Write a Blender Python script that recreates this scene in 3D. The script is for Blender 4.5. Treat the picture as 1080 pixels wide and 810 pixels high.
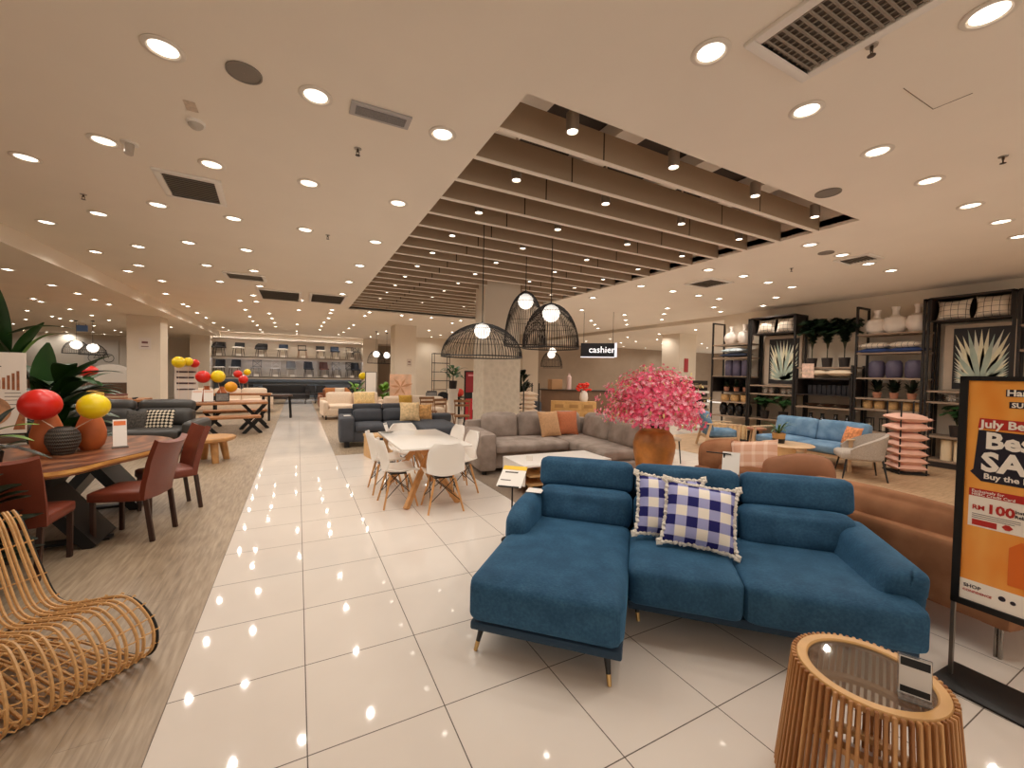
import bpy, bmesh, math, random
from mathutils import Vector, Matrix, Euler
for o in list(bpy.data.objects): bpy.data.objects.remove(o)
SC = bpy.context.scene
COL = SC.collection
PI = math.pi
R = math.radians
rnd = random.Random(7)

# ---------------------------------------------------------------- camera, world, exposure
H = 1.625
cam = bpy.data.cameras.new('camera'); cam.sensor_width = 36; cam.lens = 434/1080*36
cam.clip_start = .05; cam.clip_end = 120
co = bpy.data.objects.new('camera', cam); COL.objects.link(co)
_rx = Vector((0.88686175, -0.46165057, 0.01884103)); _dn = Vector((0.00528459, -0.03064052, -0.9995165)); _fw = Vector((0.46200466, 0.88653252, -0.02473427))
_m = Matrix.Identity(4)
for i in range(3):
    _m[i][0] = _rx[i]; _m[i][1] = -_dn[i]; _m[i][2] = -_fw[i]
_m.translation = Vector((0, 0, H)); co.matrix_world = _m
SC.camera = co
w = bpy.data.worlds.new('world'); SC.world = w; w.use_nodes = True
w.node_tree.nodes['Background'].inputs[0].default_value = (1, .90, .78, 1)
w.node_tree.nodes['Background'].inputs[1].default_value = 1.0
SC.view_settings.view_transform = 'Standard'; SC.view_settings.look = 'None'
SC.view_settings.exposure = 0.06; SC.view_settings.gamma = 1.0; SC.view_settings.use_curve_mapping = False
SC.cycles.max_bounces = 12; SC.cycles.diffuse_bounces = 10; SC.cycles.glossy_bounces = 3; SC.cycles.transmission_bounces = 6
SC.cycles.sample_clamp_indirect = 4.0; SC.cycles.use_denoising = True
SC.cycles.caustics_reflective = False; SC.cycles.caustics_refractive = False
LAMP = (1, .935, .85)
SPOT_W = 27.5          # one recessed downlight
TRACK_W = 15.0         # one track spotlight in the slatted opening
LENS_E = 2.4          # glow of a downlight lens

# ---------------------------------------------------------------- helpers
def srgb(r, g, b):
    f = lambda c: (c/255)/12.92 if c/255 <= .04045 else ((c/255+.055)/1.055)**2.4
    return (f(r), f(g), f(b), 1)
MATS = {}
def mat(name, col, rough=.5, metal=0, spec=.5, var=.0, vscale=8, bump=0, bscale=60, sheen=0, coat=0, emit=None, estr=0, alpha=1, trans=0):
    if name in MATS: return MATS[name]
    m = bpy.data.materials.new(name); m.use_nodes = True; MATS[name] = m
    nt = m.node_tree; b = nt.nodes['Principled BSDF']
    c = srgb(*col) if len(col) == 3 else col
    b.inputs['Base Color'].default_value = c; b.inputs['Roughness'].default_value = rough
    b.inputs['Metallic'].default_value = metal; b.inputs['Specular IOR Level'].default_value = spec
    if sheen: b.inputs['Sheen Weight'].default_value = sheen; b.inputs['Sheen Roughness'].default_value = .4
    if coat: b.inputs['Coat Weight'].default_value = coat; b.inputs['Coat Roughness'].default_value = .1
    if trans: b.inputs['Transmission Weight'].default_value = trans
    if emit: b.inputs['Emission Color'].default_value = srgb(*emit); b.inputs['Emission Strength'].default_value = estr
    tc = nt.nodes.new('ShaderNodeTexCoord')
    if var:
        n = nt.nodes.new('ShaderNodeTexNoise'); n.inputs['Scale'].default_value = vscale; n.inputs['Detail'].default_value = 3
        nt.links.new(tc.outputs['Object'], n.inputs['Vector'])
        r = nt.nodes.new('ShaderNodeValToRGB')
        r.color_ramp.elements[0].position = .3; r.color_ramp.elements[1].position = .7
        r.color_ramp.elements[0].color = tuple(x*(1-var) for x in c[:3])+(1,)
        r.color_ramp.elements[1].color = tuple(min(1, x*(1+var)) for x in c[:3])+(1,)
        nt.links.new(n.outputs['Fac'], r.inputs['Fac']); nt.links.new(r.outputs['Color'], b.inputs['Base Color'])
    if bump:
        n2 = nt.nodes.new('ShaderNodeTexNoise'); n2.inputs['Scale'].default_value = bscale; n2.inputs['Detail'].default_value = 2
        nt.links.new(tc.outputs['Object'], n2.inputs['Vector'])
        bp = nt.nodes.new('ShaderNodeBump'); bp.inputs['Strength'].default_value = bump; bp.inputs['Distance'].default_value = .01
        nt.links.new(n2.outputs['Fac'], bp.inputs['Height']); nt.links.new(bp.outputs['Normal'], b.inputs['Normal'])
    return m
class G:
    """small node-graph writer for the patterned materials"""
    def __init__(s, name, rough=.5, spec=.5):
        s.m = bpy.data.materials.new(name); s.m.use_nodes = True; s.nt = s.m.node_tree; MATS[name] = s.m
        s.b = s.nt.nodes['Principled BSDF']; s.b.inputs['Roughness'].default_value = rough; s.b.inputs['Specular IOR Level'].default_value = spec
        s.tc = s.nt.nodes.new('ShaderNodeTexCoord')
        sp = s.nt.nodes.new('ShaderNodeSeparateXYZ'); s.nt.links.new(s.tc.outputs['Object'], sp.inputs[0])
        s.x, s.y, s.z = sp.outputs
    def op(s, o, a, b=None, c=None):
        n = s.nt.nodes.new('ShaderNodeMath'); n.operation = o
        for i, v in enumerate((a, b, c)):
            if v is None: continue
            if isinstance(v, (int, float)): n.inputs[i].default_value = v
            else: s.nt.links.new(v, n.inputs[i])
        return n.outputs[0]
    def mix(s, f, a, b):
        n = s.nt.nodes.new('ShaderNodeMix'); n.data_type = 'RGBA'
        for i, v in ((0, f), (6, a), (7, b)):
            if isinstance(v, (int, float)): n.inputs[i].default_value = v
            elif isinstance(v, tuple): n.inputs[i].default_value = srgb(*v) if len(v) == 3 else v
            else: s.nt.links.new(v, n.inputs[i])
        return n.outputs[2]
    def noise(s, scale=5, detail=3, sx=1, sy=1, sz=1, dist=0):
        mp = s.nt.nodes.new('ShaderNodeMapping'); mp.inputs['Scale'].default_value = (sx, sy, sz); s.nt.links.new(s.tc.outputs['Object'], mp.inputs[0])
        n = s.nt.nodes.new('ShaderNodeTexNoise'); n.inputs['Scale'].default_value = scale; n.inputs['Detail'].default_value = detail
        n.inputs['Distortion'].default_value = dist
        s.nt.links.new(mp.outputs[0], n.inputs['Vector']); return n.outputs['Fac']
    def ramp(s, f, stops):
        r = s.nt.nodes.new('ShaderNodeValToRGB'); e = r.color_ramp.elements
        while len(e) < len(stops): e.new(.5)
        for i, (p, c) in enumerate(stops): e[i].position = p; e[i].color = srgb(*c)
        s.nt.links.new(f, r.inputs['Fac']); return r.outputs['Color']
    def bump(s, h, st=.3, d=.01):
        bp = s.nt.nodes.new('ShaderNodeBump'); bp.inputs['Strength'].default_value = st; bp.inputs['Distance'].default_value = d
        s.nt.links.new(h, bp.inputs['Height']); s.nt.links.new(bp.outputs['Normal'], s.b.inputs['Normal'])
    def out(s, c, inp='Base Color'): s.nt.links.new(c, s.b.inputs[inp]); return s.m

def rotz(a): return Matrix.Rotation(a, 4, 'Z')
class MB:
    def __init__(s): s.bm = bmesh.new()
    def _add(s, tmp, M=None):
        if M is not None: bmesh.ops.transform(tmp, matrix=M, verts=tmp.verts)
        me = bpy.data.meshes.new('t'); tmp.to_mesh(me); tmp.free(); s.bm.from_mesh(me); bpy.data.meshes.remove(me); return s
    def box(s, c, size, rz=0, bev=0, seg=2, rx=0, ry=0):
        t = bmesh.new(); bmesh.ops.create_cube(t, size=1)
        bmesh.ops.scale(t, vec=size, verts=t.verts)
        if bev: bmesh.ops.bevel(t, geom=t.edges[:], offset=bev, segments=seg, profile=.5, affect='EDGES')
        return s._add(t, Matrix.Translation(c) @ Euler((rx, ry, rz)).to_matrix().to_4x4())
    def cyl(s, p0, p1, r0, r1=None, n=10):
        r1 = r0 if r1 is None else r1; p0 = Vector(p0); p1 = Vector(p1); d = p1-p0
        t = bmesh.new(); bmesh.ops.create_cone(t, cap_ends=True, segments=n, radius1=r0, radius2=r1, depth=d.length)
        return s._add(t, Matrix.Translation((p0+p1)/2) @ d.to_track_quat('Z', 'Y').to_matrix().to_4x4())
    def beam(s, p0, p1, a, b, bev=0):
        """rectangular bar from p0 to p1"""
        p0 = Vector(p0); p1 = Vector(p1); d = p1-p0
        t = bmesh.new(); bmesh.ops.create_cube(t, size=1); bmesh.ops.scale(t, vec=(a, b, d.length), verts=t.verts)
        if bev: bmesh.ops.bevel(t, geom=t.edges[:], offset=bev, segments=2, affect='EDGES')
        return s._add(t, Matrix.Translation((p0+p1)/2) @ d.to_track_quat('Z', 'Y').to_matrix().to_4x4())
    def sph(s, c, r, sc=(1, 1, 1), u=20, v=12, M=None):
        t = bmesh.new(); bmesh.ops.create_uvsphere(t, u_segments=u, v_segments=v, radius=r); bmesh.ops.scale(t, vec=sc, verts=t.verts)
        MM = Matrix.Translation(c)
        if M is not None: MM = MM @ M
        return s._add(t, MM)
    def tube(s, pts, r, n=6, closed=False, caps=True):
        P = [Vector(p) for p in pts]; N = len(P); bm = s.bm; rings = []; up = None
        rr = r if isinstance(r, (list, tuple)) else [r]*N
        for i in range(N):
            a = P[(i-1) % N] if (closed or i) else P[0]; b = P[(i+1) % N] if (closed or i < N-1) else P[-1]
            t = (b-a)
            t = t.normalized() if t.length > 1e-9 else Vector((0, 0, 1))
            if up is None: up = t.orthogonal().normalized()
            up = (up-t*up.dot(t)); up = up.normalized() if up.length > 1e-6 else t.orthogonal().normalized()
            sd = t.cross(up)
            rings.append([bm.verts.new(P[i]+(up*math.cos(2*PI*k/n)+sd*math.sin(2*PI*k/n))*rr[i]) for k in range(n)])
        for i in range(N if closed else N-1):
            A = rings[i]; B = rings[(i+1) % N]
            for k in range(n): bm.faces.new((A[k], A[(k+1) % n], B[(k+1) % n], B[k]))
        if caps and not closed: bm.faces.new(rings[0][::-1]); bm.faces.new(rings[-1])
        return s
    def lathe(s, prof, n=24, c=(0, 0, 0), wob=None, cap=True, sx=1, sy=1):
        bm = s.bm; rings = []
        for r, z in prof:
            rings.append([bm.verts.new((c[0]+sx*r*(1+(wob(2*PI*k/n, z) if wob else 0))*math.cos(2*PI*k/n), c[1]+sy*r*(1+(wob(2*PI*k/n, z) if wob else 0))*math.sin(2*PI*k/n), c[2]+z)) for k in range(n)])
        for A, B in zip(rings, rings[1:]):
            for k in range(n): bm.faces.new((A[k], A[(k+1) % n], B[(k+1) % n], B[k]))
        if cap: bm.faces.new(rings[0][::-1]); bm.faces.new(rings[-1])
        return s
    def prism(s, pts, z0, z1, bev=0, seg=2, M=None):
        t = bmesh.new(); vs = [t.verts.new((x, y, z0)) for x, y in pts]; f = t.faces.new(vs)
        r = bmesh.ops.extrude_face_region(t, geom=[f]); bmesh.ops.translate(t, vec=(0, 0, z1-z0), verts=[v for v in r['geom'] if isinstance(v, bmesh.types.BMVert)])
        bmesh.ops.recalc_face_normals(t, faces=t.faces)
        if bev: bmesh.ops.bevel(t, geom=t.edges[:], offset=bev, segments=seg, affect='EDGES')
        return s._add(t, M)
    def soft(s, c, size, r=.04, puff=(0, 0, 0), rz=0, rx=0, ry=0, n=7, warp=None):
        """rounded, crowned upholstery block"""
        t = bmesh.new(); bmesh.ops.create_cube(t, size=2); bmesh.ops.subdivide_edges(t, edges=t.edges[:], cuts=n, use_grid_fill=True)
        hx, hy, hz = [q/2 for q in size]; r = min(r, hx, hy, hz)
        for v in t.verts:
            p = v.co; q = [0, 0, 0]
            # push the grid lines outwards so that the rounding gets vertices
            e = [math.copysign(abs(k)**.7, k) for k in p]
            full = Vector((e[0]*hx, e[1]*hy, e[2]*hz)); inner = Vector((max(-hx+r, min(hx-r, full.x)), max(-hy+r, min(hy-r, full.y)), max(-hz+r, min(hz-r, full.z))))
            d = full-inner
            if d.length > 1e-9: full = inner+d.normalized()*min(r, max(abs(d.x), abs(d.y), abs(d.z)))
            X, Y, Z = e
            full.x += math.copysign(puff[0]*(1-Y*Y)*(1-Z*Z), X)*abs(X)
            full.y += math.copysign(puff[1]*(1-X*X)*(1-Z*Z), Y)*abs(Y)
            full.z += math.copysign(puff[2]*(1-X*X)*(1-Y*Y), Z)*abs(Z)
            v.co = full
            if warp: v.co = Vector(warp(v.co.x, v.co.y, v.co.z))
        return s._add(t, Matrix.Translation(c) @ Euler((rx, ry, rz)).to_matrix().to_4x4())
    def pillow(s, w, h, th, n=14, M=None, pinch=.07):
        """scatter cushion lying in local XY, thickness along Z"""
        t = bmesh.new(); top = {}; bot = {}
        for i in range(n+1):
            for j in range(n+1):
                a = 2*i/n-1; b = 2*j/n-1
                x = a*w/2*(1-pinch*(1-b*b)*abs(a)); y = b*h/2*(1-pinch*(1-a*a)*abs(b))
                z = th/2*(max(0, 1-abs(a)**2.4)*max(0, 1-abs(b)**2.4))**.55
                top[i, j] = t.verts.new((x, y, z))
                bot[i, j] = top[i, j] if i in (0, n) or j in (0, n) else t.verts.new((x, y, -z))
        for i in range(n):
            for j in range(n):
                t.faces.new((top[i, j], top[i+1, j], top[i+1, j+1], top[i, j+1]))
                f = (bot[i, j], bot[i, j+1], bot[i+1, j+1], bot[i+1, j])
                if set(f) != {top[i, j], top[i+1, j], top[i+1, j+1], top[i, j+1]}: t.faces.new(f)
        return s._add(t, M)
    def surf(s, f, nu, nv, th=0):
        """parametric sheet f(u,v) with thickness"""
        bm = s.bm; P = [[Vector(f(i/nu, j/nv)) for j in range(nv+1)] for i in range(nu+1)]
        if not th:
            V = [[bm.verts.new(p) for p in r] for r in P]
            for i in range(nu):
                for j in range(nv): bm.faces.new((V[i][j], V[i+1][j], V[i+1][j+1], V[i][j+1]))
            return s
        N = [[None]*(nv+1) for _ in range(nu+1)]
        for i in range(nu+1):
            for j in range(nv+1):
                du = P[min(nu, i+1)][j]-P[max(0, i-1)][j]; dv = P[i][min(nv, j+1)]-P[i][max(0, j-1)]
                q = du.cross(dv); N[i][j] = q.normalized() if q.length > 1e-12 else Vector((0, 0, 1))
        A = [[bm.verts.new(P[i][j]+N[i][j]*th/2) for j in range(nv+1)] for i in range(nu+1)]
        B = [[bm.verts.new(P[i][j]-N[i][j]*th/2) for j in range(nv+1)] for i in range(nu+1)]
        for i in range(nu):
            for j in range(nv):
                bm.faces.new((A[i][j], A[i+1][j], A[i+1][j+1], A[i][j+1])); bm.faces.new((B[i][j], B[i][j+1], B[i+1][j+1], B[i+1][j]))
        for i in range(nu):
            bm.faces.new((A[i][0], B[i][0], B[i+1][0], A[i+1][0])); bm.faces.new((A[i][nv], A[i+1][nv], B[i+1][nv], B[i][nv]))
        for j in range(nv):
            bm.faces.new((A[0][j], A[0][j+1], B[0][j+1], B[0][j])); bm.faces.new((A[nu][j], B[nu][j], B[nu][j+1], A[nu][j+1]))
        return s
    def quad(s, *ps): s.bm.faces.new([s.bm.verts.new(p) for p in ps]); return s
    def me(s, name, smooth=True):
        bmesh.ops.remove_doubles(s.bm, verts=s.bm.verts, dist=1e-6)
        m = bpy.data.meshes.new(name); s.bm.normal_update(); s.bm.to_mesh(m); s.bm.free()
        if smooth:
            m.polygons.foreach_set('use_smooth', [True]*len(m.polygons)); m.set_sharp_from_angle(angle=R(38))
        return m

def obj(name, mb, m, parent=None, loc=(0, 0, 0), rot=(0, 0, 0), smooth=True, label=None):
    me = mb.me(name, smooth) if isinstance(mb, MB) else mb
    o = bpy.data.objects.new(name, me)
    if m is not None and not me.materials: me.materials.append(m)
    COL.objects.link(o); o.location = loc; o.rotation_euler = rot
    if parent: o.parent = parent
    if label: o['label'] = label
    return o
def tag(o, label, cat, group=None, kind=None):
    o['label'] = label; o['category'] = cat
    if group: o['group'] = group
    if kind: o['kind'] = kind
    return o
def thing(name, label, cat, loc=(0, 0, 0), rz=0, group=None):
    o = bpy.data.objects.new(name, None); COL.objects.link(o); o.empty_display_size = .1
    o.location = loc; o.rotation_euler = (0, 0, rz); return tag(o, label, cat, group)
def struct(name, mb, m, smooth=False):
    o = obj(name, mb, m, smooth=smooth); o['kind'] = 'structure'; return o
def kids(o): return [c for c in o.children]
def dup(root, loc, rz=None, label=None, group=None, sc=None):
    """a copy of a thing, its parts and their sub-parts (mesh data shared)"""
    def cp(o, par):
        c = o.copy(); COL.objects.link(c)
        if par: c.parent = par
        for ch in kids(o): cp(ch, c)
        return c
    r = cp(root, None); r.location = loc
    if rz is not None: r.rotation_euler = (r.rotation_euler[0], r.rotation_euler[1], rz)
    if label: r['label'] = label
    if group: r['group'] = group
    if sc: r.scale = (sc, sc, sc) if isinstance(sc, (int, float)) else sc
    return r
ORD = ['zeroth', 'first', 'second', 'third', 'fourth', 'fifth', 'sixth', 'seventh', 'eighth', 'ninth', 'tenth', 'eleventh', 'twelfth', 'thirteenth', 'fourteenth', 'fifteenth', 'sixteenth', 'seventeenth', 'eighteenth', 'nineteenth', 'twentieth', 'twenty-first', 'twenty-second', 'twenty-third', 'twenty-fourth', 'twenty-fifth', 'twenty-sixth', 'twenty-seventh', 'twenty-eighth', 'twenty-ninth', 'thirtieth', 'thirty-first', 'thirty-second', 'thirty-third', 'thirty-fourth', 'thirty-fifth', 'thirty-sixth', 'thirty-seventh', 'thirty-eighth', 'thirty-ninth', 'fortieth']
def text_mesh(s, size=.1, bold=.0, depth=.001, shear=0, align='LEFT'):
    cu = bpy.data.curves.new('t', 'FONT'); cu.body = s; cu.size = size; cu.offset = bold*size; cu.extrude = depth/2; cu.shear = shear; cu.align_x = align; cu.resolution_u = 2
    o = bpy.data.objects.new('t', cu); COL.objects.link(o); bpy.context.view_layer.update()
    dg = bpy.context.evaluated_depsgraph_get(); me = bpy.data.meshes.new_from_object(o.evaluated_get(dg), depsgraph=dg)
    bpy.data.objects.remove(o); bpy.data.curves.remove(cu); me.materials.clear(); return me
# ---------------------------------------------------------------- room
CZ = 3.5
paint = mat('ceiling_paint', (240, 230, 216), .85, spec=.2, var=.015, vscale=1.5)
paintL = mat('ceiling_paint_low', (238, 227, 212), .85, spec=.2, var=.02, vscale=1.5)
wallp = mat('wall_paint', (232, 219, 200), .85, spec=.2, var=.03, vscale=2)
wallb = mat('wall_paint_brown', (168, 150, 132), .85, spec=.2, var=.04, vscale=2)
colp = mat('column_paint', (224, 211, 193), .8, spec=.2, var=.02, vscale=2)
plenum = mat('plenum_dark', (70, 60, 52), .9)
dark = mat('black_metal', (22, 20, 19), .45, spec=.4)
g = G('polished_tile', .05, .4)
fx = g.op('ABSOLUTE', g.op('SUBTRACT', g.op('FRACT', g.op('DIVIDE', g.op('SUBTRACT', g.x, .045), .6)), .5))
fy = g.op('ABSOLUTE', g.op('SUBTRACT', g.op('FRACT', g.op('DIVIDE', g.op('SUBTRACT', g.y, .085), .6)), .5))
gr = g.op('GREATER_THAN', g.op('MAXIMUM', fx, fy), .5-.0045)
tl = g.ramp(g.noise(1.3, 4), [(.3, (224, 214, 204)), (.7, (231, 222, 212))])
g.out(g.mix(gr, tl, (96, 84, 74))); g.out(g.op('MULTIPLY_ADD', gr, .5, .04), 'Roughness'); tile = g.m
def plank_mat(name, c1, c2, c3, ax):
    g = G(name, .42, .4)
    u, v = (g.x, g.y) if ax == 'Y' else (g.y, g.x)
    row = g.op('FLOOR', g.op('DIVIDE', u, .18))
    off = g.op('FRACT', g.op('MULTIPLY', row, .377))
    t = g.op('ADD', g.op('DIVIDE', v, 1.25), off); pl = g.op('FLOOR', t)
    h = g.op('FRACT', g.op('MULTIPLY', g.op('SINE', g.op('ADD', g.op('MULTIPLY', row, 12.99), g.op('MULTIPLY', pl, 78.23))), 437.5))
    grain = g.noise(4.5, 6, *((9, .9, 1) if ax == 'Y' else (.9, 9, 1)), dist=.3)
    big = g.noise(1.1, 3, *((2.2, .7, 1) if ax == 'Y' else (.7, 2.2, 1)))
    f = g.op('ADD', g.op('MULTIPLY', grain, .8), g.op('ADD', g.op('MULTIPLY', h, .10), g.op('MULTIPLY', big, .22)))
    c = g.ramp(f, [(.30, c1), (.56, c2), (.86, c3)])
    su = g.op('LESS_THAN', g.op('FRACT', g.op('DIVIDE', u, .18)), .012); sv = g.op('LESS_THAN', g.op('FRACT', t), .002)
    g.out(g.mix(g.op('MULTIPLY', g.op('MAXIMUM', su, sv), .45), c, (70, 55, 42))); return g.m
woodL = plank_mat('plank_vinyl', (120, 102, 82), (158, 138, 114), (188, 168, 143), 'Y')
woodR = plank_mat('plank_light', (146, 116, 86), (188, 156, 122), (214, 186, 152), 'X')

struct('floor', MB().box((2, 14, -.05), (44, 44, .1)), tile)
def slab(n, x0, x1, y0, y1, m): return struct(n, MB().box(((x0+x1)/2, (y0+y1)/2, .002), (x1-x0, y1-y0, .004)), m)
slab('floor_left', -16, -.555, -4, 33.9, woodL)
slab('floor_middle', .645, 3.3, 8.5, 24, woodL)
slab('floor_right', 7.55, 11.4, -3.9, 8.1, woodR)
slab('floor_rug', 2.45, 4.95, 4.35, 8.4, mat('grey_carpet', (150, 134, 118), .95, spec=.1, var=.12, vscale=60, bump=.3, bscale=200))
# ceilings
def cslab(n, x0, x1, y0, y1, z, m, t=.12): return struct(n, MB().box(((x0+x1)/2, (y0+y1)/2, z+t/2), (x1-x0, y1-y0, t)), m)
SX0, SX1, SY0, SY1 = 1.35, 5.83, 2.45, 13.5
cslab('ceiling', -3.5, SX0, -4, 25.5, CZ, paint); cslab('ceiling_right', SX1, 11.4, -4, 25.5, CZ, paint)
cslab('ceiling_front', SX0, SX1, -4, SY0, CZ, paint); cslab('ceiling_back', SX0, SX1, SY1, 25.5, CZ, paint)
cslab('ceiling_lower_left', -16, -3.5, -4, 34, 3.25, paintL, .4)
cslab('ceiling_lower_right', 11.4, 27, 8.1, 26, 3.38, paintL, .3)
cslab('ceiling_far', -3.5, 11.4, 25.5, 34, 3.25, paintL, .4)
up = MB()
for x in (SX0-.02, SX1+.02): up.box((x, (SY0+SY1)/2, 3.9), (.04, SY1-SY0+.08, .72))
for y in (SY0-.02, SY1+.02): up.box(((SX0+SX1)/2, y, 3.9), (SX1-SX0, .04, .72))
struct('trim_1', up, paint)
struct('ceiling_plenum', MB().box(((SX0+SX1)/2, (SY0+SY1)/2, 4.3), (SX1-SX0+.3, SY1-SY0+.3, .08)), plenum)
pb = MB()
for x in (1.885, 3.0, 4.2, 5.33): pb.box((x, 8, 4.15), (.3, 11, .18))
struct('trim_2', pb, paint)
pm = MB()
for k in range(10): pm.box((3.6, 3.28+k*1.04, 4.21), (4.4, .1, .06))
struct('trim_3', pm, mat('duct_brown', (104, 88, 72), .8))
# walls
struct('wall_right', MB().box((11.46, 2.05, 1.75), (.12, 12.1, 3.5)), wallp)
struct('wall_right_header', MB().box((11.46, 16.8, 3.45), (.12, 17.4, .16)), wallp)
struct('wall_back', MB().box((5, 34.06, 1.75), (44, .12, 3.5)), wallp)
struct('wall_left', MB().box((-16.06, 15, 1.75), (.12, 38, 3.5)), wallp)
struct('wall_back_right', MB().box((19.2, 20.06, 1.75), (15.5, .12, 3.5)), wallb)
struct('wall_far_right', MB().box((27.06, 15, 1.75), (.12, 14, 3.5)), wallb)
struct('wall_back_middle', MB().box((8.2, 27.06, 1.75), (11, .12, 3.5)), wallb)
# columns
def column(name, x0, x1, y0, y1, z=CZ):
    return struct(name, MB().box(((x0+x1)/2, (y0+y1)/2, z/2), (x1-x0, y1-y0, z), bev=.006, seg=1), colp)
column('wall_column', -4.72, -3.9, 16.9, 17.75); column('wall_column', -4.72, -3.9, 25.3, 26.1, 3.6)
column('wall_column', 3.44, 4.3, 16.8, 17.65); column('wall_column', 3.36, 4.2, 25.3, 26.1, 3.6)
column('wall_column', 3.56, 4.42, 8.15, 8.68, 4.28)
column('wall_column', 9.35, 10.2, 16.9, 17.7); column('wall_column', 13.6, 14.6, 11.6, 12.5, 3.4)
# scalloped plaster skin on the lower half of the near column
g = G('scallop_plaster', .85, .2)
wv = g.nt.nodes.new('ShaderNodeTexVoronoi'); wv.inputs['Scale'].default_value = 9; g.nt.links.new(g.tc.outputs['Object'], wv.inputs['Vector'])
g.out(g.ramp(wv.outputs['Distance'], [(0, (206, 192, 172)), (1, (222, 208, 188))])); g.bump(wv.outputs['Distance'], .6, .02)
struct('wall_panel', MB().box((3.99, 8.415, 1.15), (.9, .57, 2.3), bev=.006, seg=1), g.m)
struct('baseboard_column', MB().box((3.99, 8.415, .06), (.93, .60, .12)), colp)

# ---------------------------------------------------------------- ceiling fittings
white = mat('white_enamel', (236, 230, 222), .4)
wtrim = mat('downlight_trim', (225, 215, 202), .4)
lens = mat('downlight_lens', (255, 250, 240), .4, emit=(255, 244, 226), estr=LENS_E)
def lamp(name, loc, watts, parent, size=R(150), blend=.6, rad=.055, rot=(0, 0, 0)):
    l = bpy.data.lights.new(name, 'SPOT'); l.energy = watts; l.color = LAMP; l.spot_size = size; l.spot_blend = blend; l.shadow_soft_size = rad
    o = bpy.data.objects.new(name, l); COL.objects.link(o); o.location = loc; o.rotation_euler = rot; o.parent = parent; return o
ring_me = MB().lathe([(.074, -.001), (.105, -.001), (.108, -.006), (.100, -.012), (.082, -.012), (.072, -.004)], 28, cap=False).me('trim_ring')
lens_me = MB().lathe([(.001, -.007), (.045, -.0075), (.078, -.004)], 24, cap=False).me('lens')
ring_me.materials.append(wtrim); lens_me.materials.append(lens)
led_me = MB().lathe([(.001, -.0105), (.028, -.0105), (.034, -.0088)], 20, cap=False).me('led'); led_me.materials.append(mat('led_centre', (255, 250, 240), .4, emit=(255, 246, 230), estr=13))
bulb = bpy.data.lights.new('bulb', 'SPOT'); bulb.energy = SPOT_W; bulb.color = LAMP; bulb.spot_size = R(160); bulb.spot_blend = .75; bulb.shadow_soft_size = .032
def downlight(x, y, z, label, group):
    t = thing('downlight', label, 'ceiling light', (x, y, z), 0, group)
    obj('trim_ring', ring_me, None, t); l_ = obj('lens', lens_me, None, t); obj('led', led_me, None, l_)
    o = bpy.data.objects.new('bulb', bulb); COL.objects.link(o); o.location = (0, 0, -.03); o.parent = t
    return t
MAIN = [(3.1, 0.79), (2.1, 1.63), (3.13, 1.65), (4.19, 1.66), (5.21, 1.66), (7.23, 1.67), (6.31, 1.68), (8.15, 1.72), (-0.71, 3.15), (0.1, 3.17), (1.0, 3.18), (6.31, 3.22), (7.22, 3.24), (8.11, 3.27), (8.92, 3.28), (-1.44, 4.66), (0.09, 4.66), (-0.71, 4.69), (0.98, 4.7), (7.24, 4.79), (6.33, 4.83), (8.9, 4.85), (8.11, 4.86), (-2.19, 5.39), (9.75, 5.65), (-1.44, 6.16), (0.08, 6.21), (-0.72, 6.22), (0.99, 6.26), (6.31, 6.4), (7.27, 6.42), (8.13, 6.44), (8.86, 6.45), (10.6, 6.46), (-2.18, 6.89), (9.81, 7.29), (-2.93, 7.66), (10.6, 7.66), (-0.73, 7.75), (-1.46, 7.76), (0.97, 7.8), (6.31, 7.97), (8.96, 8.08), (-2.21, 8.43), (9.7, 8.87), (-2.95, 9.2), (-1.48, 9.28), (-0.75, 9.3), (0.95, 9.34), (7.24, 9.64), (8.88, 9.66), (10.58, 9.76), (-2.61, 9.98), (9.73, 10.52), (-2.96, 10.7), (-1.5, 10.84), (0.96, 10.91), (-0.77, 10.92), (8.91, 11.32), (10.62, 11.42), (-2.62, 11.48), (9.7, 12.09), (-1.01, 12.38), (0.07, 12.5), (10.55, 12.97), (-2.99, 13.43), (-1.03, 13.49), (-1.42, 13.56), (2.02, 13.78), (3.05, 13.85), (4.06, 13.86), (0.93, 13.92), (5.17, 13.98), (0.02, 14.59), (0.94, 14.71), (3.56, 14.73), (2.01, 14.75), (5.16, 14.87), (-3.01, 15.3), (-1.48, 15.52), (-2.99, 15.78), (-0.86, 16.05), (0.97, 16.18), (-3.04, 17.42), (-1.53, 17.44), (-0.85, 17.54), (0.9, 17.76), (2.01, 17.93), (3.59, 18.06), (5.18, 18.08), (6.31, 18.18), (-3.03, 18.9), (-1.56, 19.01), (-0.83, 19.1), (-0.03, 19.21), (0.89, 19.3), (1.99, 19.42), (3.62, 19.65), (6.37, 20.08), (-1.55, 20.74), (-0.86, 20.79), (-3.08, 20.81), (0.9, 21.02), (3.54, 21.4), (6.3, 21.42), (1.97, 21.58), (-0.05, 22.49), (-3.04, 22.84), (-1.59, 22.93), (1.86, 23.12), (3.52, 23.55), (-0.05, 24.2), (-3.0, 24.3), (-1.6, 24.3)]
ROWS = [(.95, 'first row left of the slats'), (.08, 'second row left of the slats'), (-.72, 'third row left of the slats'), (-1.46, 'fourth row left of the slats'), (-2.2, 'fifth row left of the slats'), (-3.0, 'outermost left row beside the dropped bulkhead'), (6.31, 'first row right of the slats'), (7.24, 'second row right of the slats'), (8.12, 'third row right of the slats'), (8.9, 'fourth row right of the slats'), (9.73, 'fifth row right of the slats'), (10.6, 'row nearest the shelf wall'), (2.0, 'first row beyond the slats'), (3.55, 'second row beyond the slats'), (5.17, 'last row beyond the slats')]
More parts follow.
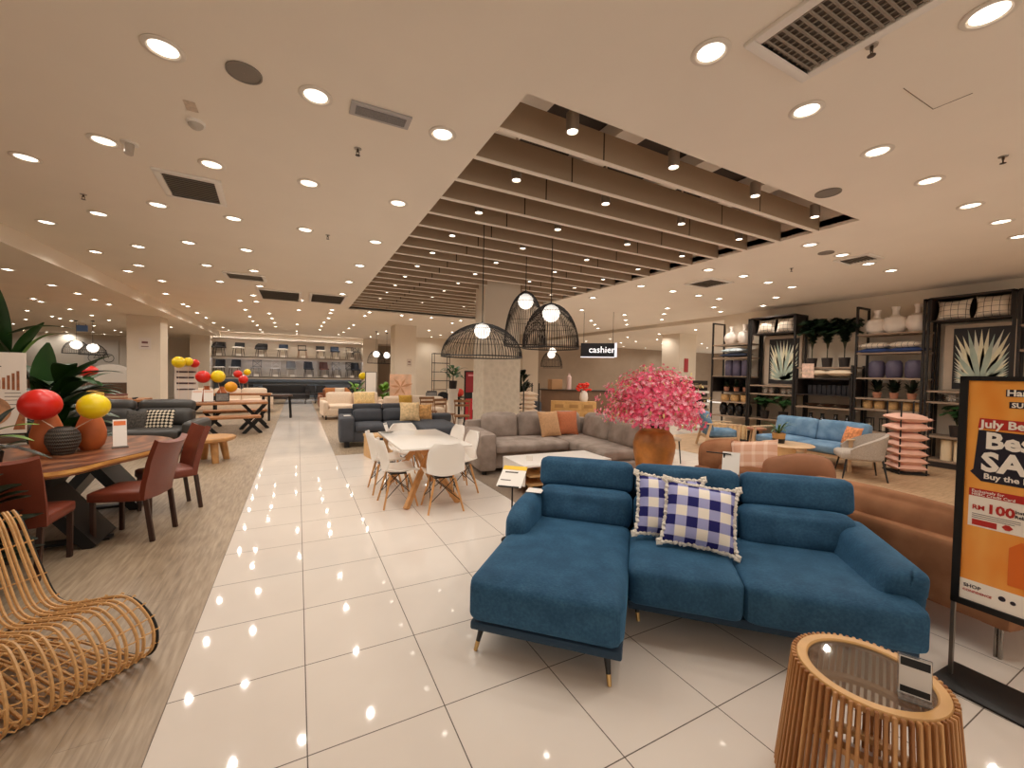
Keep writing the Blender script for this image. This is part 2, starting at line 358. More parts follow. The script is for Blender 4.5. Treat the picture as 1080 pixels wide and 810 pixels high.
front = sorted([p for p in MAIN if 1.6 < p[1] < 1.75]); rest = [p for p in MAIN if p not in front]
for i, (x, y) in enumerate(front):
    downlight(x, y, CZ, 'round downlight, %s from left in the front crosswise row' % ORD[i+1], 'downlights in the main ceiling')
rows = {}
for p in rest:
    if p == (3.1, .79): downlight(*p, CZ, 'largest round downlight, in the top right corner beside the big air vent', 'downlights in the main ceiling'); continue
    rows.setdefault(min(ROWS, key=lambda r: abs(r[0]-p[0]))[1], []).append(p)
for rn, L in rows.items():
    for i, p in enumerate(sorted(L, key=lambda q: q[1])):
        downlight(*p, CZ, 'round downlight, %s from the front in the %s' % (ORD[i+1], rn), 'downlights in the main ceiling')
LOWL = [(-4.41, 10.28), (-4.43, 11.77), (-4.4, 12.78), (-4.42, 13.72), (-5.77, 14.46), (-4.41, 14.54), (-5.85, 14.99), (-5.83, 16.46), (-7.2, 17.71), (-5.86, 17.97), (-7.24, 19.24), (-5.91, 19.48), (-7.3, 19.9), (-7.29, 20.7), (-4.54, 21.14), (-8.64, 21.16), (-7.31, 22.61), (-10.06, 23.78), (-8.67, 23.83), (-7.31, 24.76), (-8.65, 25.16), (-7.37, 25.7), (-8.66, 26.7), (-10.9, 27.27), (-9.95, 27.71), (-11.55, 28.03), (-8.7, 28.15), (-10.92, 28.48), (-6.02, 28.97), (-10.14, 29.56), (-8.87, 30.04), (-6.06, 30.3), (-12.43, 30.87), (-6.08, 31.85), (-10.24, 32.73), (-5.9, 8.9), (-7.3, 10.4), (-5.9, 6.5)]
for i, (x, y) in enumerate(sorted(LOWL, key=lambda q: q[1])):
    downlight(x, y, 3.25, 'round downlight under the lower left ceiling, %s counted from the front' % ORD[i+1], 'downlights in the lower left ceiling')
LOWR = [(13.03, 10.4), (13.19, 12.29), (15.12, 12.4), (13.18, 14.1), (15.09, 14.17), (17.71, 14.44), (18.56, 14.44), (13.19, 15.29), (15.12, 15.58), (17.12, 15.72), (19.05, 15.84), (21.36, 16.22), (15.14, 16.7), (13.17, 17.11), (21.1, 18.32), (17.19, 18.71), (19.11, 18.87), (21.06, 19.04)]
for i, (x, y) in enumerate(sorted(LOWR, key=lambda q: q[1])):
    downlight(x, y, 3.38, 'round downlight under the low ceiling past the shelf wall, %s from the front' % ORD[i+1], 'downlights in the lower right ceiling')
# slatted baffles
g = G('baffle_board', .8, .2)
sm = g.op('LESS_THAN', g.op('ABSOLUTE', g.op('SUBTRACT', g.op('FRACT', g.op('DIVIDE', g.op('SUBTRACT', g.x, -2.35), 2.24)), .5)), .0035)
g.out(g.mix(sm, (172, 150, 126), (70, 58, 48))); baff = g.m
bme = {}
nb = 22
for k in range(nb):
    y = 2.9+.4705*k
    hit = 8.1 < y+.03 and y-.03 < 8.75
    if hit:
        mb = MB().box((SX0+(3.56-SX0)/2-3.59, 0, .12), (3.56-SX0, .05, .24)).box(((4.42+SX1)/2-3.59, 0, .12), (SX1-4.42, .05, .24))
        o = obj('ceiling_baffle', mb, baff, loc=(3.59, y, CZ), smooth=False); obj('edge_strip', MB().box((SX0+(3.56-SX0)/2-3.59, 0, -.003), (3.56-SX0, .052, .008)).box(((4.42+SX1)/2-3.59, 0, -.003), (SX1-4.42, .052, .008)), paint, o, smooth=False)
    else:
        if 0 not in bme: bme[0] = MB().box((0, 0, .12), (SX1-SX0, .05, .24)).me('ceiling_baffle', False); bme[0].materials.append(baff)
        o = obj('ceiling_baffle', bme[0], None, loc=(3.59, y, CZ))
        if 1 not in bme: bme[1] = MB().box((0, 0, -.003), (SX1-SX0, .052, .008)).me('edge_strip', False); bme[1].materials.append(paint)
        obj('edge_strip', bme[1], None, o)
    tag(o, 'brown slatted ceiling baffle, %s from the front of the opening' % ORD[k+1], 'ceiling baffle', 'ceiling baffles in the slatted opening')
# track spotlights between the baffles
chrome = mat('satin_grey', (170, 160, 148), .35, metal=.6)
can_me = MB().lathe([(.001, .14), (.05, .14), (.05, .0), (.042, -.002), (.04, .03)], 18, cap=False).me('spot_can'); can_me.materials.append(chrome)
eye_me = MB().lathe([(.001, .012), (.04, .010)], 16, cap=False).me('spot_lens'); eye_me.materials.append(mat('spot_lens', (255, 250, 240), .3, emit=(255, 244, 226), estr=9))
arm_me = MB().box((0, 0, .2), (.02, .02, .14)).box((-.07, 0, .2), (.11, .03, .03)).box((0, 0, .40), (.014, .014, .295)).me('spot_arm'); arm_me.materials.append(mat('spot_arm_cream', (214, 200, 180), .5))
tb = bpy.data.lights.new('bulb', 'SPOT'); tb.energy = TRACK_W; tb.color = LAMP; tb.spot_size = R(100); tb.spot_blend = .6; tb.shadow_soft_size = .04
for r in range(10):
    for c, x in enumerate((1.885, 3.0, 4.2, 5.33)):
        y = .941*(2.82+1.012*r)
        k = math.floor((y-2.9)/.4705); y2 = 2.9+.4705*(k+.5)
        if r == 0: y2 = 2.68
        if 8.0 < y2 < 8.8 and 3.4 < x < 4.6: continue
        t = thing('track_spotlight', 'small grey track spotlight, %s from left in %s row between the baffles' % (ORD[c+1], ORD[r+1]), 'spotlight', (x, y2, 3.515), 0, 'track spotlights in the slatted opening')
        obj('spot_can', can_me, None, t); obj('spot_lens', eye_me, None, t); obj('spot_arm', arm_me, None, t)
        o = bpy.data.objects.new('bulb', tb); COL.objects.link(o); o.location = (0, 0, .005); o.parent = t
# ---------------------------------------------------------------- shared materials
brass = mat('brass_tip', (206, 170, 112), .3, metal=.8)
blackleg = mat('black_leg', (24, 22, 22), .4)
paper = mat('white_paper', (238, 232, 224), .7)
acrylic = mat('clear_acrylic', (240, 240, 240), .08, trans=.85)
oak = mat('oak', (206, 164, 112), .45, var=.1, vscale=14)
g = G('blue_velvet', .75, .25)
g.b.inputs['Sheen Weight'].default_value = .5; g.b.inputs['Sheen Roughness'].default_value = .35; g.b.inputs['Sheen Tint'].default_value = srgb(90, 150, 190)
g.out(g.ramp(g.op('ADD', g.op('MULTIPLY', g.noise(7, 3), .5), g.op('MULTIPLY', g.noise(60, 4, 1, 2.5, 1), .5)), [(.34, (34, 70, 98)), (.5, (43, 82, 112)), (.66, (56, 97, 127))])); g.bump(g.noise(160, 2), .15, .004); velvet = g.m
velvet_dark = mat('blue_velvet_frame', (32, 58, 80), .8, sheen=.3)

# ---------------------------------------------------------------- blue corner sofa
SF = thing('corner_sofa', 'blue velvet chaise sofa with black and brass legs on white tiles', 'sofa', (.7071*(.26+3.0), .7071*(3.0-.26), 0), R(-45))
U = lambda u, v, z: (u-.26, v-3.0, z)
obj('base_frame', MB().box(U(-.49, 2.9, .155), (.86, 1.42, .05), bev=.012).box(U(.70, 3.16, .165), (1.5, .90, .06), bev=.012), velvet_dark, SF)
def sc(a): return U(*a)
obj('chaise_cushion', MB().soft(U(-.495, 2.78, .315), (.885, 1.24, .27), .07, (.005, .012, .022), n=10), velvet, SF)
def seatw(x, y, z):
    return (x, y, z)
obj('seat_cushion', MB().soft(U(.275, 3.02, .325), (.655, .80, .25), .055, (.0, .02, .02), n=9), velvet, SF)
obj('seat_cushion', MB().soft(U(1.03, 3.02, .325), (.86, .80, .25), .055, (.01, .02, .02), n=9), velvet, SF)
obj('back_frame', MB().soft(U(.315, 3.68, .5), (2.30, .16, .64), .05, n=8), velvet_dark, SF)
for (a, b) in ((-.80, -.05), (-.035, .70), (.715, 1.43)):
    cx = (a+b)/2; wd = b-a
    def lumb(x, y, z, wd=wd):
        # a shallow button crease across the cushion
        k = math.exp(-((z-.05)/.05)**2)*math.exp(-(x/(wd*.30))**2) if y < 0 else 0
        return (x, y+.022*k, z+.018*abs(x)/wd)
    obj('lumbar_cushion', MB().soft(U(cx, 3.43, .53), (wd, .24, .29), .075, (.004, .03, .015), rx=R(-9), n=10, warp=lumb), velvet, SF)
for (a, b, dz) in ((-.83, -.05, 0), (-.03, .735, 0), (.75, 1.47, 0)):
    obj('headrest', MB().soft(U((a+b)/2, 3.56, .775+dz), (b-a, .15, .25), .055, (.004, .02, .008), rx=R(-10), n=9), velvet, SF)
    obj('headrest_panel', MB().soft(U((a+b)/2, 3.66, .72), (b-a-.03, .08, .3), .03, rx=R(-8), n=5), velvet_dark, SF)
def armL(x, y, z): # front face drops, top rolls over
    return (x, y, z-(.07*max(0, (-y-.12)/.22)**1.5 if z > 0 else 0))
obj('armrest', MB().soft(U(-.855, 3.19, .43), (.17, .68, .40), .06, (.01, 0, .012), n=8, warp=armL), velvet, SF)
def armR(x, y, z):
    t = (z+.16)/.32; f = max(0, min(1, (.36-y)/.72))
    xi = x
    if x < .02: xi = x + .09*max(0, t-.15)*(.7+.3*f) - .05*(1-t)*f
    return (xi, y+.05*t*f*-1, z-(.045*f if z > 0 else 0))
obj('armrest', MB().soft(U(1.39, 3.16, .475), (.27, .74, .32), .06, (.0, .0, .01), n=10, warp=armR), velvet, SF)
for (u, v, du, dv) in ((-.86, 2.24, -.03, -.03), (-.14, 2.22, .02, -.04), (.0, 2.86, .02, -.03), (1.36, 2.9, .03, -.03), (1.36, 3.6, .03, .03), (-.86, 3.6, -.03, .03), (.3, 3.6, 0, .03)):
    a = Vector(U(u, v, .14)); b = Vector(U(u+du, v+dv, .0)); m = a.lerp(b, .62)
    l = obj('leg', MB().cyl(m, a, .013, .019, 12), blackleg, SF)
    obj('leg_tip', MB().cyl(b, m, .011, .0135, 12), brass, l)

# gingham cushions
g = G('gingham', .85, .1)
cw = .068
def chk(c, o): return g.op('GREATER_THAN', g.op('FRACT', g.op('DIVIDE', g.op('ADD', c, o), 2*cw)), .5)
sx = chk(g.x, .017); sy = chk(g.y, .03); both = g.op('MULTIPLY', sx, sy); ei = g.op('SUBTRACT', g.op('MAXIMUM', sx, sy), both)
c1 = g.mix(ei, (242, 234, 220), (164, 166, 210)); g.out(g.mix(both, c1, (42, 42, 104))); g.bump(g.noise(300, 1), .15, .003); gingham = g.m
fluff = mat('white_fringe', (236, 229, 217), .95, spec=.1, bump=.8, bscale=130)
def ruffle(w, h, n=150, amp=.012):
    P = []; r2 = random.Random(3)
    for i in range(n):
        t = 4*i/n; k = int(t); f = 2*(t-k)-1
        a, b = [(f, -1), (1, f), (-f, 1), (-1, -f)][k]
        x = a*w/2*(1-.07*(1-b*b)*abs(a)); y = b*h/2*(1-.07*(1-a*a)*abs(b)); e = 1+(.035 if abs(f) > .93 else 0)
        P.append((x*e+r2.uniform(-1, 1)*amp*.4, y*e+r2.uniform(-1, 1)*amp*.4, math.sin(i*1.9)*amp*.7))
    mb = MB().tube(P, [.0135+.004*math.sin(i*2.7) for i in range(n)], 6, closed=True)
    for sxx in (-1, 1):
        for syy in (-1, 1): mb.tube([(sxx*w*.49, syy*h*.47, 0), (sxx*w*.545, syy*h*.50, .004), (sxx*w*.545, syy*h*.545, 0), (sxx*w*.48, syy*h*.52, 0)], .016, 6)
    return mb
def gingham_pillow(u, v, z, tilt, roll, rzl, label):
    t = thing('gingham_cushion', label, 'cushion', (.7071*(u+v), .7071*(v-u), z), 0, 'gingham cushions on the blue sofa')
    t.rotation_euler = (Matrix.Rotation(R(-45)+rzl, 3, 'Z') @ Matrix.Rotation(tilt, 3, 'X') @ Matrix.Rotation(roll, 3, 'Z')).to_euler()
    obj('cover', MB().pillow(.46, .43, .17), gingham, t); obj('fringe', ruffle(.46, .43), fluff, t); return t
gingham_pillow(.40, 3.06, .675, R(62), R(-5), 0, 'front navy and white gingham cushion with fluffy white fringe on blue sofa')
gingham_pillow(.215, 3.175, .685, R(64), R(-3), R(6), 'gingham cushion tucked behind the front one, mostly hidden, on blue sofa')
tag(obj('paper_card', MB().box((0, 0, 0), (.13, .1, .004)), paper, loc=(.7071*(-.83+3.33), .7071*(3.33+.83), .652), rot=(R(4), 0, R(-45))), 'small blank white card lying on the left arm of the blue sofa', 'card')

# ---------------------------------------------------------------- slatted drum table
g = G('slat_wood', .5, .4); oi = g.nt.nodes.new('ShaderNodeObjectInfo')
g.out(g.ramp(g.op('ADD', g.op('MULTIPLY', g.noise(6, 4, 3, 3, .6), .5), g.op('MULTIPLY', oi.outputs['Random'], .5)), [(.25, (150, 98, 56)), (.5, (184, 132, 82)), (.8, (212, 164, 110))])); slatw = g.m
rimw = mat('rim_wood', (214, 168, 108), .4, var=.1, vscale=7)
DT = thing('drum_side_table', 'round wooden slatted drum side table with inset glass top', 'side table', (1.968, .744, 0))
n = 66
for k in range(n):
    a = 2*PI*k/n; ca, sa = math.cos(a), math.sin(a)
    if k == 0:
        mb = MB().beam((.285, 0, .0), (.238, 0, .497), .012, .0165, .002); slat_me = mb.me('slat'); slat_me.materials.append(slatw)
    obj('slat', slat_me, None, DT, rot=(0, 0, a))
obj('rim', MB().lathe([(.190, .470), (.228, .470), (.230, .492), (.226, .500), (.196, .500), (.190, .494)], 64, cap=False).lathe([(.190, .494), (.190, .470)], 64, cap=False), rimw, DT)
obj('bottom_ring', MB().lathe([(.235, .06), (.272, .06), (.270, .085), (.233, .085), (.235, .06)], 48, cap=False), rimw, DT)
obj('middle_ring', MB().lathe([(.215, .30), (.252, .30), (.250, .32), (.214, .32), (.215, .30)], 48, cap=False), rimw, DT)
gl = mat('smoked_glass', (214, 204, 190), .03, trans=.92)
obj('glass_top', MB().lathe([(.0005, .484), (.1905, .484), (.1905, .490), (.0005, .490)], 48, cap=False), gl, DT)
T = thing('price_tag', 'small acrylic price tag with black bands standing on the glass drum table', 'price tag', (1.975, .612, .491), R(-66)); T.scale = (1.45, 1.5, 2.2)
obj('acrylic_block', MB().box((0, 0, .032), (.062, .012, .064), rx=R(-12)).box((0, -.012, .0015), (.062, .045, .003)), acrylic, T)
obj('card', MB().box((0, -.0085, .034), (.058, .001, .058), rx=R(-12)), mat('grey_card', (226, 220, 214), .5), T)
obj('black_band', MB().box((0, -.0047, .0545), (.054, .0012, .013), rx=R(-12)), dark, T); obj('black_band', MB().box((0, -.0142, .0125), (.054, .0012, .010), rx=R(-12)), dark, T)

# ---------------------------------------------------------------- poster stand at the right edge
SG = thing('poster_stand', 'black framed orange sale poster on a floor stand at the right edge', 'poster stand', (3.22, .86, 0), math.atan2(-1, -.046))
obj('frame', MB().box((.30, 0, 1.648), (.60, .035, .022)).box((.30, 0, .438), (.60, .035, .032)).box((.015, 0, 1.04), (.032, .035, 1.23)).box((.585, 0, 1.04), (.032, .035, 1.23)).box((.3, .014, 1.04), (.57, .006, 1.2)), dark, SG)
g = G('poster_orange', .25, .4); g.out(g.ramp(g.noise(6, 2, 1, 1, .4), [(.35, (240, 148, 58)), (.65, (250, 176, 86))])); porange = g.m
obj('poster', MB().box((.30, -.004, 1.045), (.54, .006, 1.18)), porange, SG)
for x_ in (.008, .592): obj('post', MB().box((x_, 0, .22), (.016, .02, .44)), mat('grey_steel', (120, 112, 104), .35, metal=.7), SG)
obj('base_plate', MB().box((.3, .0, .006), (.66, .32, .012), bev=.003), dark, SG)
red = mat('poster_red', (186, 44, 36), .4); navy = mat('poster_navy', (34, 30, 44), .4); pcream = mat('poster_cream', (250, 240, 226), .4)
def card(n, s0, s1, z0, z1, m, y=-.0085): return obj(n, MB().box(((s0+s1)/2, y, (z0+z1)/2), (s1-s0, .0015, z1-z0), bev=0), m, SG)
def prsm(n, pts, m, y): return obj(n, MB().prism(pts, 0, .0015), m, SG, loc=(0, y, 0), rot=(R(90), 0, 0))
prsm('red_banner', [(.072, 1.385), (.56, 1.372), (.56, 1.425), (.078, 1.438)], red, -.0078)
prsm('navy_banner', [(.075, 1.375), (.565, 1.36), (.565, 1.10), (.092, 1.105), (.05, 1.15), (.062, 1.165)], navy, -.0074)
card('white_panel', .05, .56, .86, 1.05, pcream, -.0078); card('red_strip', .05, .56, 1.022, 1.062, red, -.0086)
card('red_box', .066, .155, .868, .898, red, -.0092); card('footer', .031, .57, .456, .565, pcream, -.0082)
card('logo_box', .165, .30, 1.556, 1.592, navy); card('logo_box', .178, .30, 1.498, 1.53, navy)
def txt(n, s, size, s0, z0, m, bold=.02, y=-.0105, shear=0): return obj(n, text_mesh(s, size, bold, .0012, shear), m, SG, loc=(s0, y, z0), rot=(R(90), 0, 0))
txt('lettering', 'Harv', .045, .168, 1.56, pcream, .03); txt('lettering', 'SU', .034, .186, 1.502, pcream, .03)
txt('lettering', 'July Be', .056, .082, 1.390, pcream, .03)
txt('lettering', 'Best', .118, .100, 1.283, pcream, .035); txt('lettering', 'SALE', .136, .090, 1.165, pcream, .04); txt('lettering', 'Buy the Best', .040, .100, 1.122, pcream, .025)
txt('lettering', 'Exclusively for', .020, .06, 1.043, pcream, .01); txt('lettering', 'HSBC Credit Card', .020, .06, 1.026, pcream, .01)
txt('lettering', 'RM', .034, .064, .952, red, .02); txt('lettering', '100', .066, .116, .944, red, .035); txt('lettering', 'Instant', .022, .214, .97, navy, .02); txt('lettering', 'Rebate', .022, .214, .946, navy, .02)
obj('small_print', MB().box((.15, -.0098, .928), (.17, .0008, .003)).box((.15, -.0098, .918), (.17, .0008, .003)).box((.14, -.0098, .908), (.15, .0008, .003)), mat('print_grey', (120, 112, 108), .6), SG)
txt('lettering', 'SHOP', .026, .045, .525, navy, .015); txt('lettering', 'CONFIDENCE', .017, .043, .502, red, .01)
obj('footer_icon', MB().lathe([(.001, 0), (.013, 0), (.013, .001)], 16, c=(0, 0, 0)), navy, SG, loc=(.185, -.0095, .52), rot=(R(90), 0, 0))
obj('footer_icon', MB().lathe([(.001, 0), (.010, 0), (.010, .001)], 16, c=(0, 0, 0)), navy, SG, loc=(.222, -.0095, .515), rot=(R(90), 0, 0))
prsm('orange_shape', [(.20, .60), (.56, .60), (.56, .83), (.24, .83), (.20, .79)], mat('poster_deep_orange', (228, 112, 38), .3), -.0076)
obj('bank_mark', MB().prism([(.172, .888), (.185, .902), (.198, .902), (.211, .888), (.198, .874), (.185, .874)], 0, .0012), red, SG, loc=(0, -.0095, 0), rot=(R(90), 0, 0))

# ---------------------------------------------------------------- brown three-seat sofa seen from behind
g = G('brown_fabric', .85, .15); g.out(g.ramp(g.noise(4, 4), [(.35, (136, 92, 64)), (.65, (164, 116, 84))])); g.bump(g.noise(220, 2), .2, .004); brownf = g.m
BS = thing('brown_sofa', 'tan brown fabric sofa standing with its back to the blue sofa', 'sofa', (3.63, .73, 0), math.atan2(.988, .156))
# local x along the back (near end -> far end), local y towards the blue sofa; seat towards -y
L_ = 2.5
obj('base', MB().soft((L_/2, -.47, .25), (L_, .9, .16), .03, n=6), brownf, BS)
obj('back_panel', MB().soft((L_/2, -.06, .40), (L_, .12, .44), .035, n=7), brownf, BS)
obj('armrest', MB().soft((.08, -.47, .40), (.16, .92, .46), .04, n=6), brownf, BS)
obj('armrest', MB().soft((L_-.08, -.47, .40), (.16, .92, .46), .04, n=6), brownf, BS)
for k in range(3):
    x = .17+(L_-.34)/6*(2*k+1); obj('seat_cushion', MB().soft((x, -.52, .40), ((L_-.36)/3, .78, .16), .05, (0, 0, .02), n=7), brownf, BS)
for k in range(2):
    x = .17+(L_-.34)/4*(2*k+1)
    if k == 0: obj('back_cushion', MB().soft((x+.05, -.21, .63), ((L_-.36)/2+.05, .22, .30), .09, (0, .03, .03), rx=R(6), n=9), brownf, BS)
    else: obj('back_cushion', MB().soft((x+.06, -.25, .60), ((L_-.36)/2-.1, .2, .2), .08, (0, .03, .02), rx=R(6), n=9), brownf, BS)
steel = mat('steel_leg', (150, 142, 134), .25, metal=.9)
for x in (.05, L_-.10):
    for y in (-.04, -.84): obj('leg', MB().cyl((x, y, 0), (x, y, .18), .011, .011, 10).cyl((x+.02, y, 0), (x+.02, y, .18), .008, .008, 8), steel, BS)
g = G('pink_plaid', .9, .1)
def st(c, p, wd, o=0): return g.op('LESS_THAN', g.op('FRACT', g.op('DIVIDE', g.op('ADD', c, o), p)), wd)
pl = g.op('MULTIPLY', g.op('ADD', st(g.x, .11, .3), st(g.y, .11, .3, .05)), .4); g.out(g.mix(pl, (216, 168, 142), (240, 214, 192))); plaid = g.m
def lean_pillow(name, label, cat, loc, w, h, th, m, tilt, yaw, roll=0, group=None, fringe=None):
    mb = MB().pillow(w, h, th)
    o = obj(name, mb, m, loc=loc); o.rotation_euler = (Matrix.Rotation(yaw, 3, 'Z') @ Matrix.Rotation(tilt, 3, 'X') @ Matrix.Rotation(roll, 3, 'Z')).to_euler()
    return tag(o, label, cat, group)
def soft_pillow(name, label, cat, loc, w, h, th, m, tilt, yaw, roll=0):
    def wp(x, y, z): return (x*(1-.10*(2*y/h)**2), y*(1-.12*(2*x/w)**2)+.012*math.sin(9*x+1), z*(1-.35*(2*y/h)**2)+.010*math.sin(14*x+6*y))
    o = obj(name, MB().soft((0, 0, 0), (w, h, th*.6), th*.3, (0, 0, th*.28), n=11, warp=wp), m, loc=loc); o.rotation_euler = (Matrix.Rotation(yaw, 3, 'Z') @ Matrix.Rotation(tilt, 3, 'X') @ Matrix.Rotation(roll, 3, 'Z')).to_euler()
    return tag(o, label, cat)
lean_pillow('scatter_cushion', 'pink plaid scatter cushion leaning upright on the brown sofa', 'cushion', (4.24, 2.62, .755), .46, .46, .15, plaid, R(72), R(-78), R(10))
soft_pillow('scatter_cushion', 'plump brown cushion at the far end of the brown sofa', 'cushion', (4.26, 3.0, .72), .50, .42, .26, brownf, R(78), R(-60), R(4))
soft_pillow('scatter_cushion', 'flat brown bolster cushion lying near the middle of the brown sofa', 'cushion', (4.24, 2.20, .74), .58, .34, .24, mat('brown_dark_fabric', (140, 92, 62), .85, var=.08), R(62), R(-66), R(8))
PT = thing('price_card', 'white price sheet on a thin black stand behind the blue sofa, above brown sofa', 'price card', (3.72, 2.60, 0), R(-60))
obj('pole', MB().cyl((0, .01, .004), (0, .01, .88), .007).lathe([(.001, 0), (.09, 0), (.09, .008), (.02, .012)], 20, c=(0, .01, 0)), dark, PT)
obj('sheet', MB().box((.06, -.01, .80), (.15, .004, .21), rx=R(-22)), paper, PT)
obj('arm', MB().cyl((-.16, .01, .88), (.06, .01, .88), .006), dark, PT)
# ---------------------------------------------------------------- wave-shaped rattan lounger
rattan = mat('rattan', (202, 156, 100), .5, var=.14, vscale=25); rope = mat('rattan_binding', (216, 170, 112), .6)
def spline(pts, n=8, closed=False):
    P = [Vector(p) for p in pts]; out = []; N = len(P)
    for i in range(N if closed else N-1):
        g_ = lambda k: P[k % N] if closed else P[max(0, min(N-1, k))]
        p0, p1, p2, p3 = g_(i-1), g_(i), g_(i+1), g_(i+2)
        for k in range(n):
            t = k/n; out.append(.5*((2*p1)+(-p0+p2)*t+(2*p0-5*p1+4*p2-p3)*t*t+(-p0+3*p1-3*p2+p3)*t**3))
    if not closed: out.append(P[-1])
    return out
RT = thing('rattan_lounger', 'wave shaped rattan rib lounger with black frame at the lower left corner', 'lounger', (-.75, 2.94, 0), R(-35))
prof = [(-.86, .77), (-.80, .70), (-.69, .48), (-.59, .31), (-.49, .265), (-.36, .285), (-.20, .325), (-.10, .335), (-.02, .30), (.05, .23), (.08, .15), (.065, .06), (.0, .012), (-.12, .012), (-.26, .03), (-.42, .05), (-.6, .05), (-.8, .035)]
prof3 = spline([(s, 0, z) for s, z in prof], 6)
CA = -1.80            # the bench is a curve in plan: its ribs fan out about a centre behind the back
DT_ = R(1.28)
def fan(s_, z_, k):   # point (s_, z_) of the profile on rib number k
    return (CA+(s_-CA)*math.cos(k*DT_), -(s_-CA)*math.sin(k*DT_), z_)
fr = MB()
for k in (0, 41): fr.tube([fan(p.x, p.z, k) for p in prof3[:-12]], .0075, 8)
for (s, z) in ((-.86, .77), (-.49, .255), (.0, .012), (-.6, .04)): fr.tube([fan(s, z, k) for k in range(42)], .006, 6)
obj('frame', fr, dark, RT)
rib = MB().tube([(p.x-CA, 0, p.z+.010) for p in prof3], .0080, 6).me('rib'); rib.materials.append(rattan)
for k in range(40):
    obj('rib', rib, None, RT, loc=(CA, 0, 0), rot=(0, 0, -DT_*(k+.6+(.13 if k % 2 else -.13))))
for i in range(4, len(prof3)-8, 5):
    p = prof3[i]; q = prof3[i+1]-prof3[i-1]; nx, nz = -q.z, q.x; l = math.hypot(nx, nz); nx /= l; nz /= l
    P = []
    for k in range(166):
        a = math.sin(k*PI/2)*.009; P.append(fan(p.x+nx*a, p.z+.010+nz*a, k/4-.3))
    obj('binding', MB().tube(P, .004, 5), rope, RT)

# ---------------------------------------------------------------- live-edge dining table, three leather chairs
g = G('walnut_slab', .3, .5)
rr = g.op('SQRT', g.op('ADD', g.op('POWER', g.op('ADD', g.x, .0), 2), g.op('POWER', g.op('MULTIPLY', g.op('ADD', g.y, -.7), .55), 2)))
rings = g.op('SINE', g.op('ADD', g.op('MULTIPLY', rr, 38), g.op('MULTIPLY', g.noise(3, 4), 14)))
g.out(g.ramp(g.op('MULTIPLY_ADD', rings, .5, .5), [(0, (92, 52, 34)), (.6, (124, 74, 48)), (1, (156, 100, 66))])); walnut = g.m
LT = thing('live_edge_table', 'dark live edge slab dining table with pale bark edge and black base', 'table', (-2.0, 5.7, 0))
ol = [(-1.69, 4.72), (-1.53, 5.1), (-1.36, 5.5), (-1.29, 6.0), (-1.40, 6.45), (-1.75, 6.76), (-2.2, 6.72), (-2.55, 6.5), (-2.68, 5.9), (-2.6, 5.3), (-2.45, 4.85), (-2.2, 4.68), (-1.92, 4.64)]
olS = [(p.x+2.0, p.y-5.7) for p in spline([(x, y, 0) for x, y in ol], 6, True)]
obj('top', MB().prism(olS, .70, .76, bev=.006), walnut, LT)
g = G('bark_edge', .5, .4); g.out(g.ramp(g.noise(6, 4, 1, 1, 4), [(.35, (190, 130, 66)), (.65, (226, 172, 96))])); barkm = g.m
olB = [(x*1.010+(.004 if x > 0 else -.004), y*1.010) for x, y in olS]; rim = MB()
bmr = rim.bm; A = [bmr.verts.new((x*1.004, y*1.004, .757)) for x, y in olS]; B = [bmr.verts.new((x*1.012, y*1.012, .727)) for x, y in olS]; C_ = [bmr.verts.new((x*.985, y*.985, .697)) for x, y in olS]
for i in range(len(olS)):
    j = (i+1) % len(olS); bmr.faces.new((A[i], B[i], B[j], A[j])); bmr.faces.new((B[i], C_[i], C_[j], B[j]))
obj('live_edge', rim, barkm, LT)
for y in (-.55, .6):
    obj('pedestal', MB().beam((-.38, y, 0.0), (.12, y, .70), .46, .09).beam((.38, y, 0.0), (-.12, y, .70), .46, .09).box((0, y, .68), (.6, .1, .03)).box((0, y, .015), (.9, .1, .03)), dark, LT)
leather = mat('rust_leather', (116, 52, 33), .42, spec=.5, var=.08, vscale=6, bump=.1, bscale=120); darkleg = mat('dark_walnut_leg', (58, 34, 24), .45)
def leather_chair(loc, rz, label):
    t = thing('dining_chair', label, 'chair', loc, rz, 'rust leather chairs around the live edge table')
    # faces local +y
    obj('seat', MB().soft((0, .02, .435), (.44, .46, .10), .03, (0, 0, .012), n=7), leather, t)
    def bk(u, v):
        x = (u-.5)*.44*(1+.06*v); z = .40+.52*v; y = -.20-.13*v**1.5+.05*math.cos(PI*(u-.5))*-1*(.4+.6*v)+.02
        z -= .03*(abs(u-.5)*2)**3*(-1 if v > .5 else 0)
        return (x, y, z)
    obj('backrest', MB().surf(bk, 14, 12, .05), leather, t)
    for sx in (-1, 1):
        obj('leg', MB().beam((sx*.185, .21, 0), (sx*.19, .21, .40), .034, .034, .004), darkleg, t)
        obj('leg', MB().beam((sx*.185, -.25, 0), (sx*.19, -.20, .40), .034, .038, .004), darkleg, t)
    return t
leather_chair((-1.385, 5.14, 0), math.atan2(.25, -.96)-PI/2, 'rust leather dining chair tucked at the near right side of the slab table')
leather_chair((-1.30, 5.93, 0), math.atan2(-.46, -.88)-PI/2, 'rust leather dining chair farther along the slab table, turned towards the log table')
leather_chair((-1.90, 4.58, 0), R(-2), 'rust leather dining chair at the near end of the slab table, behind the rattan lounger')
terra = mat('terracotta', (176, 92, 42), .6, var=.14, vscale=7)
gourd = [(.001, 0), (.07, 0), (.105, .05), (.122, .12), (.120, .20), (.10, .28), (.072, .36), (.052, .43), (.046, .48), (.050, .50), (.04, .50), (.036, .44)]
tag(obj('gourd_vase', MB().lathe(gourd, 32), terra, loc=(-2.17, 5.66, .76)), 'tall rust orange gourd vase on the slab table, under the red balloon', 'vase', 'gourd vases on the slab table')
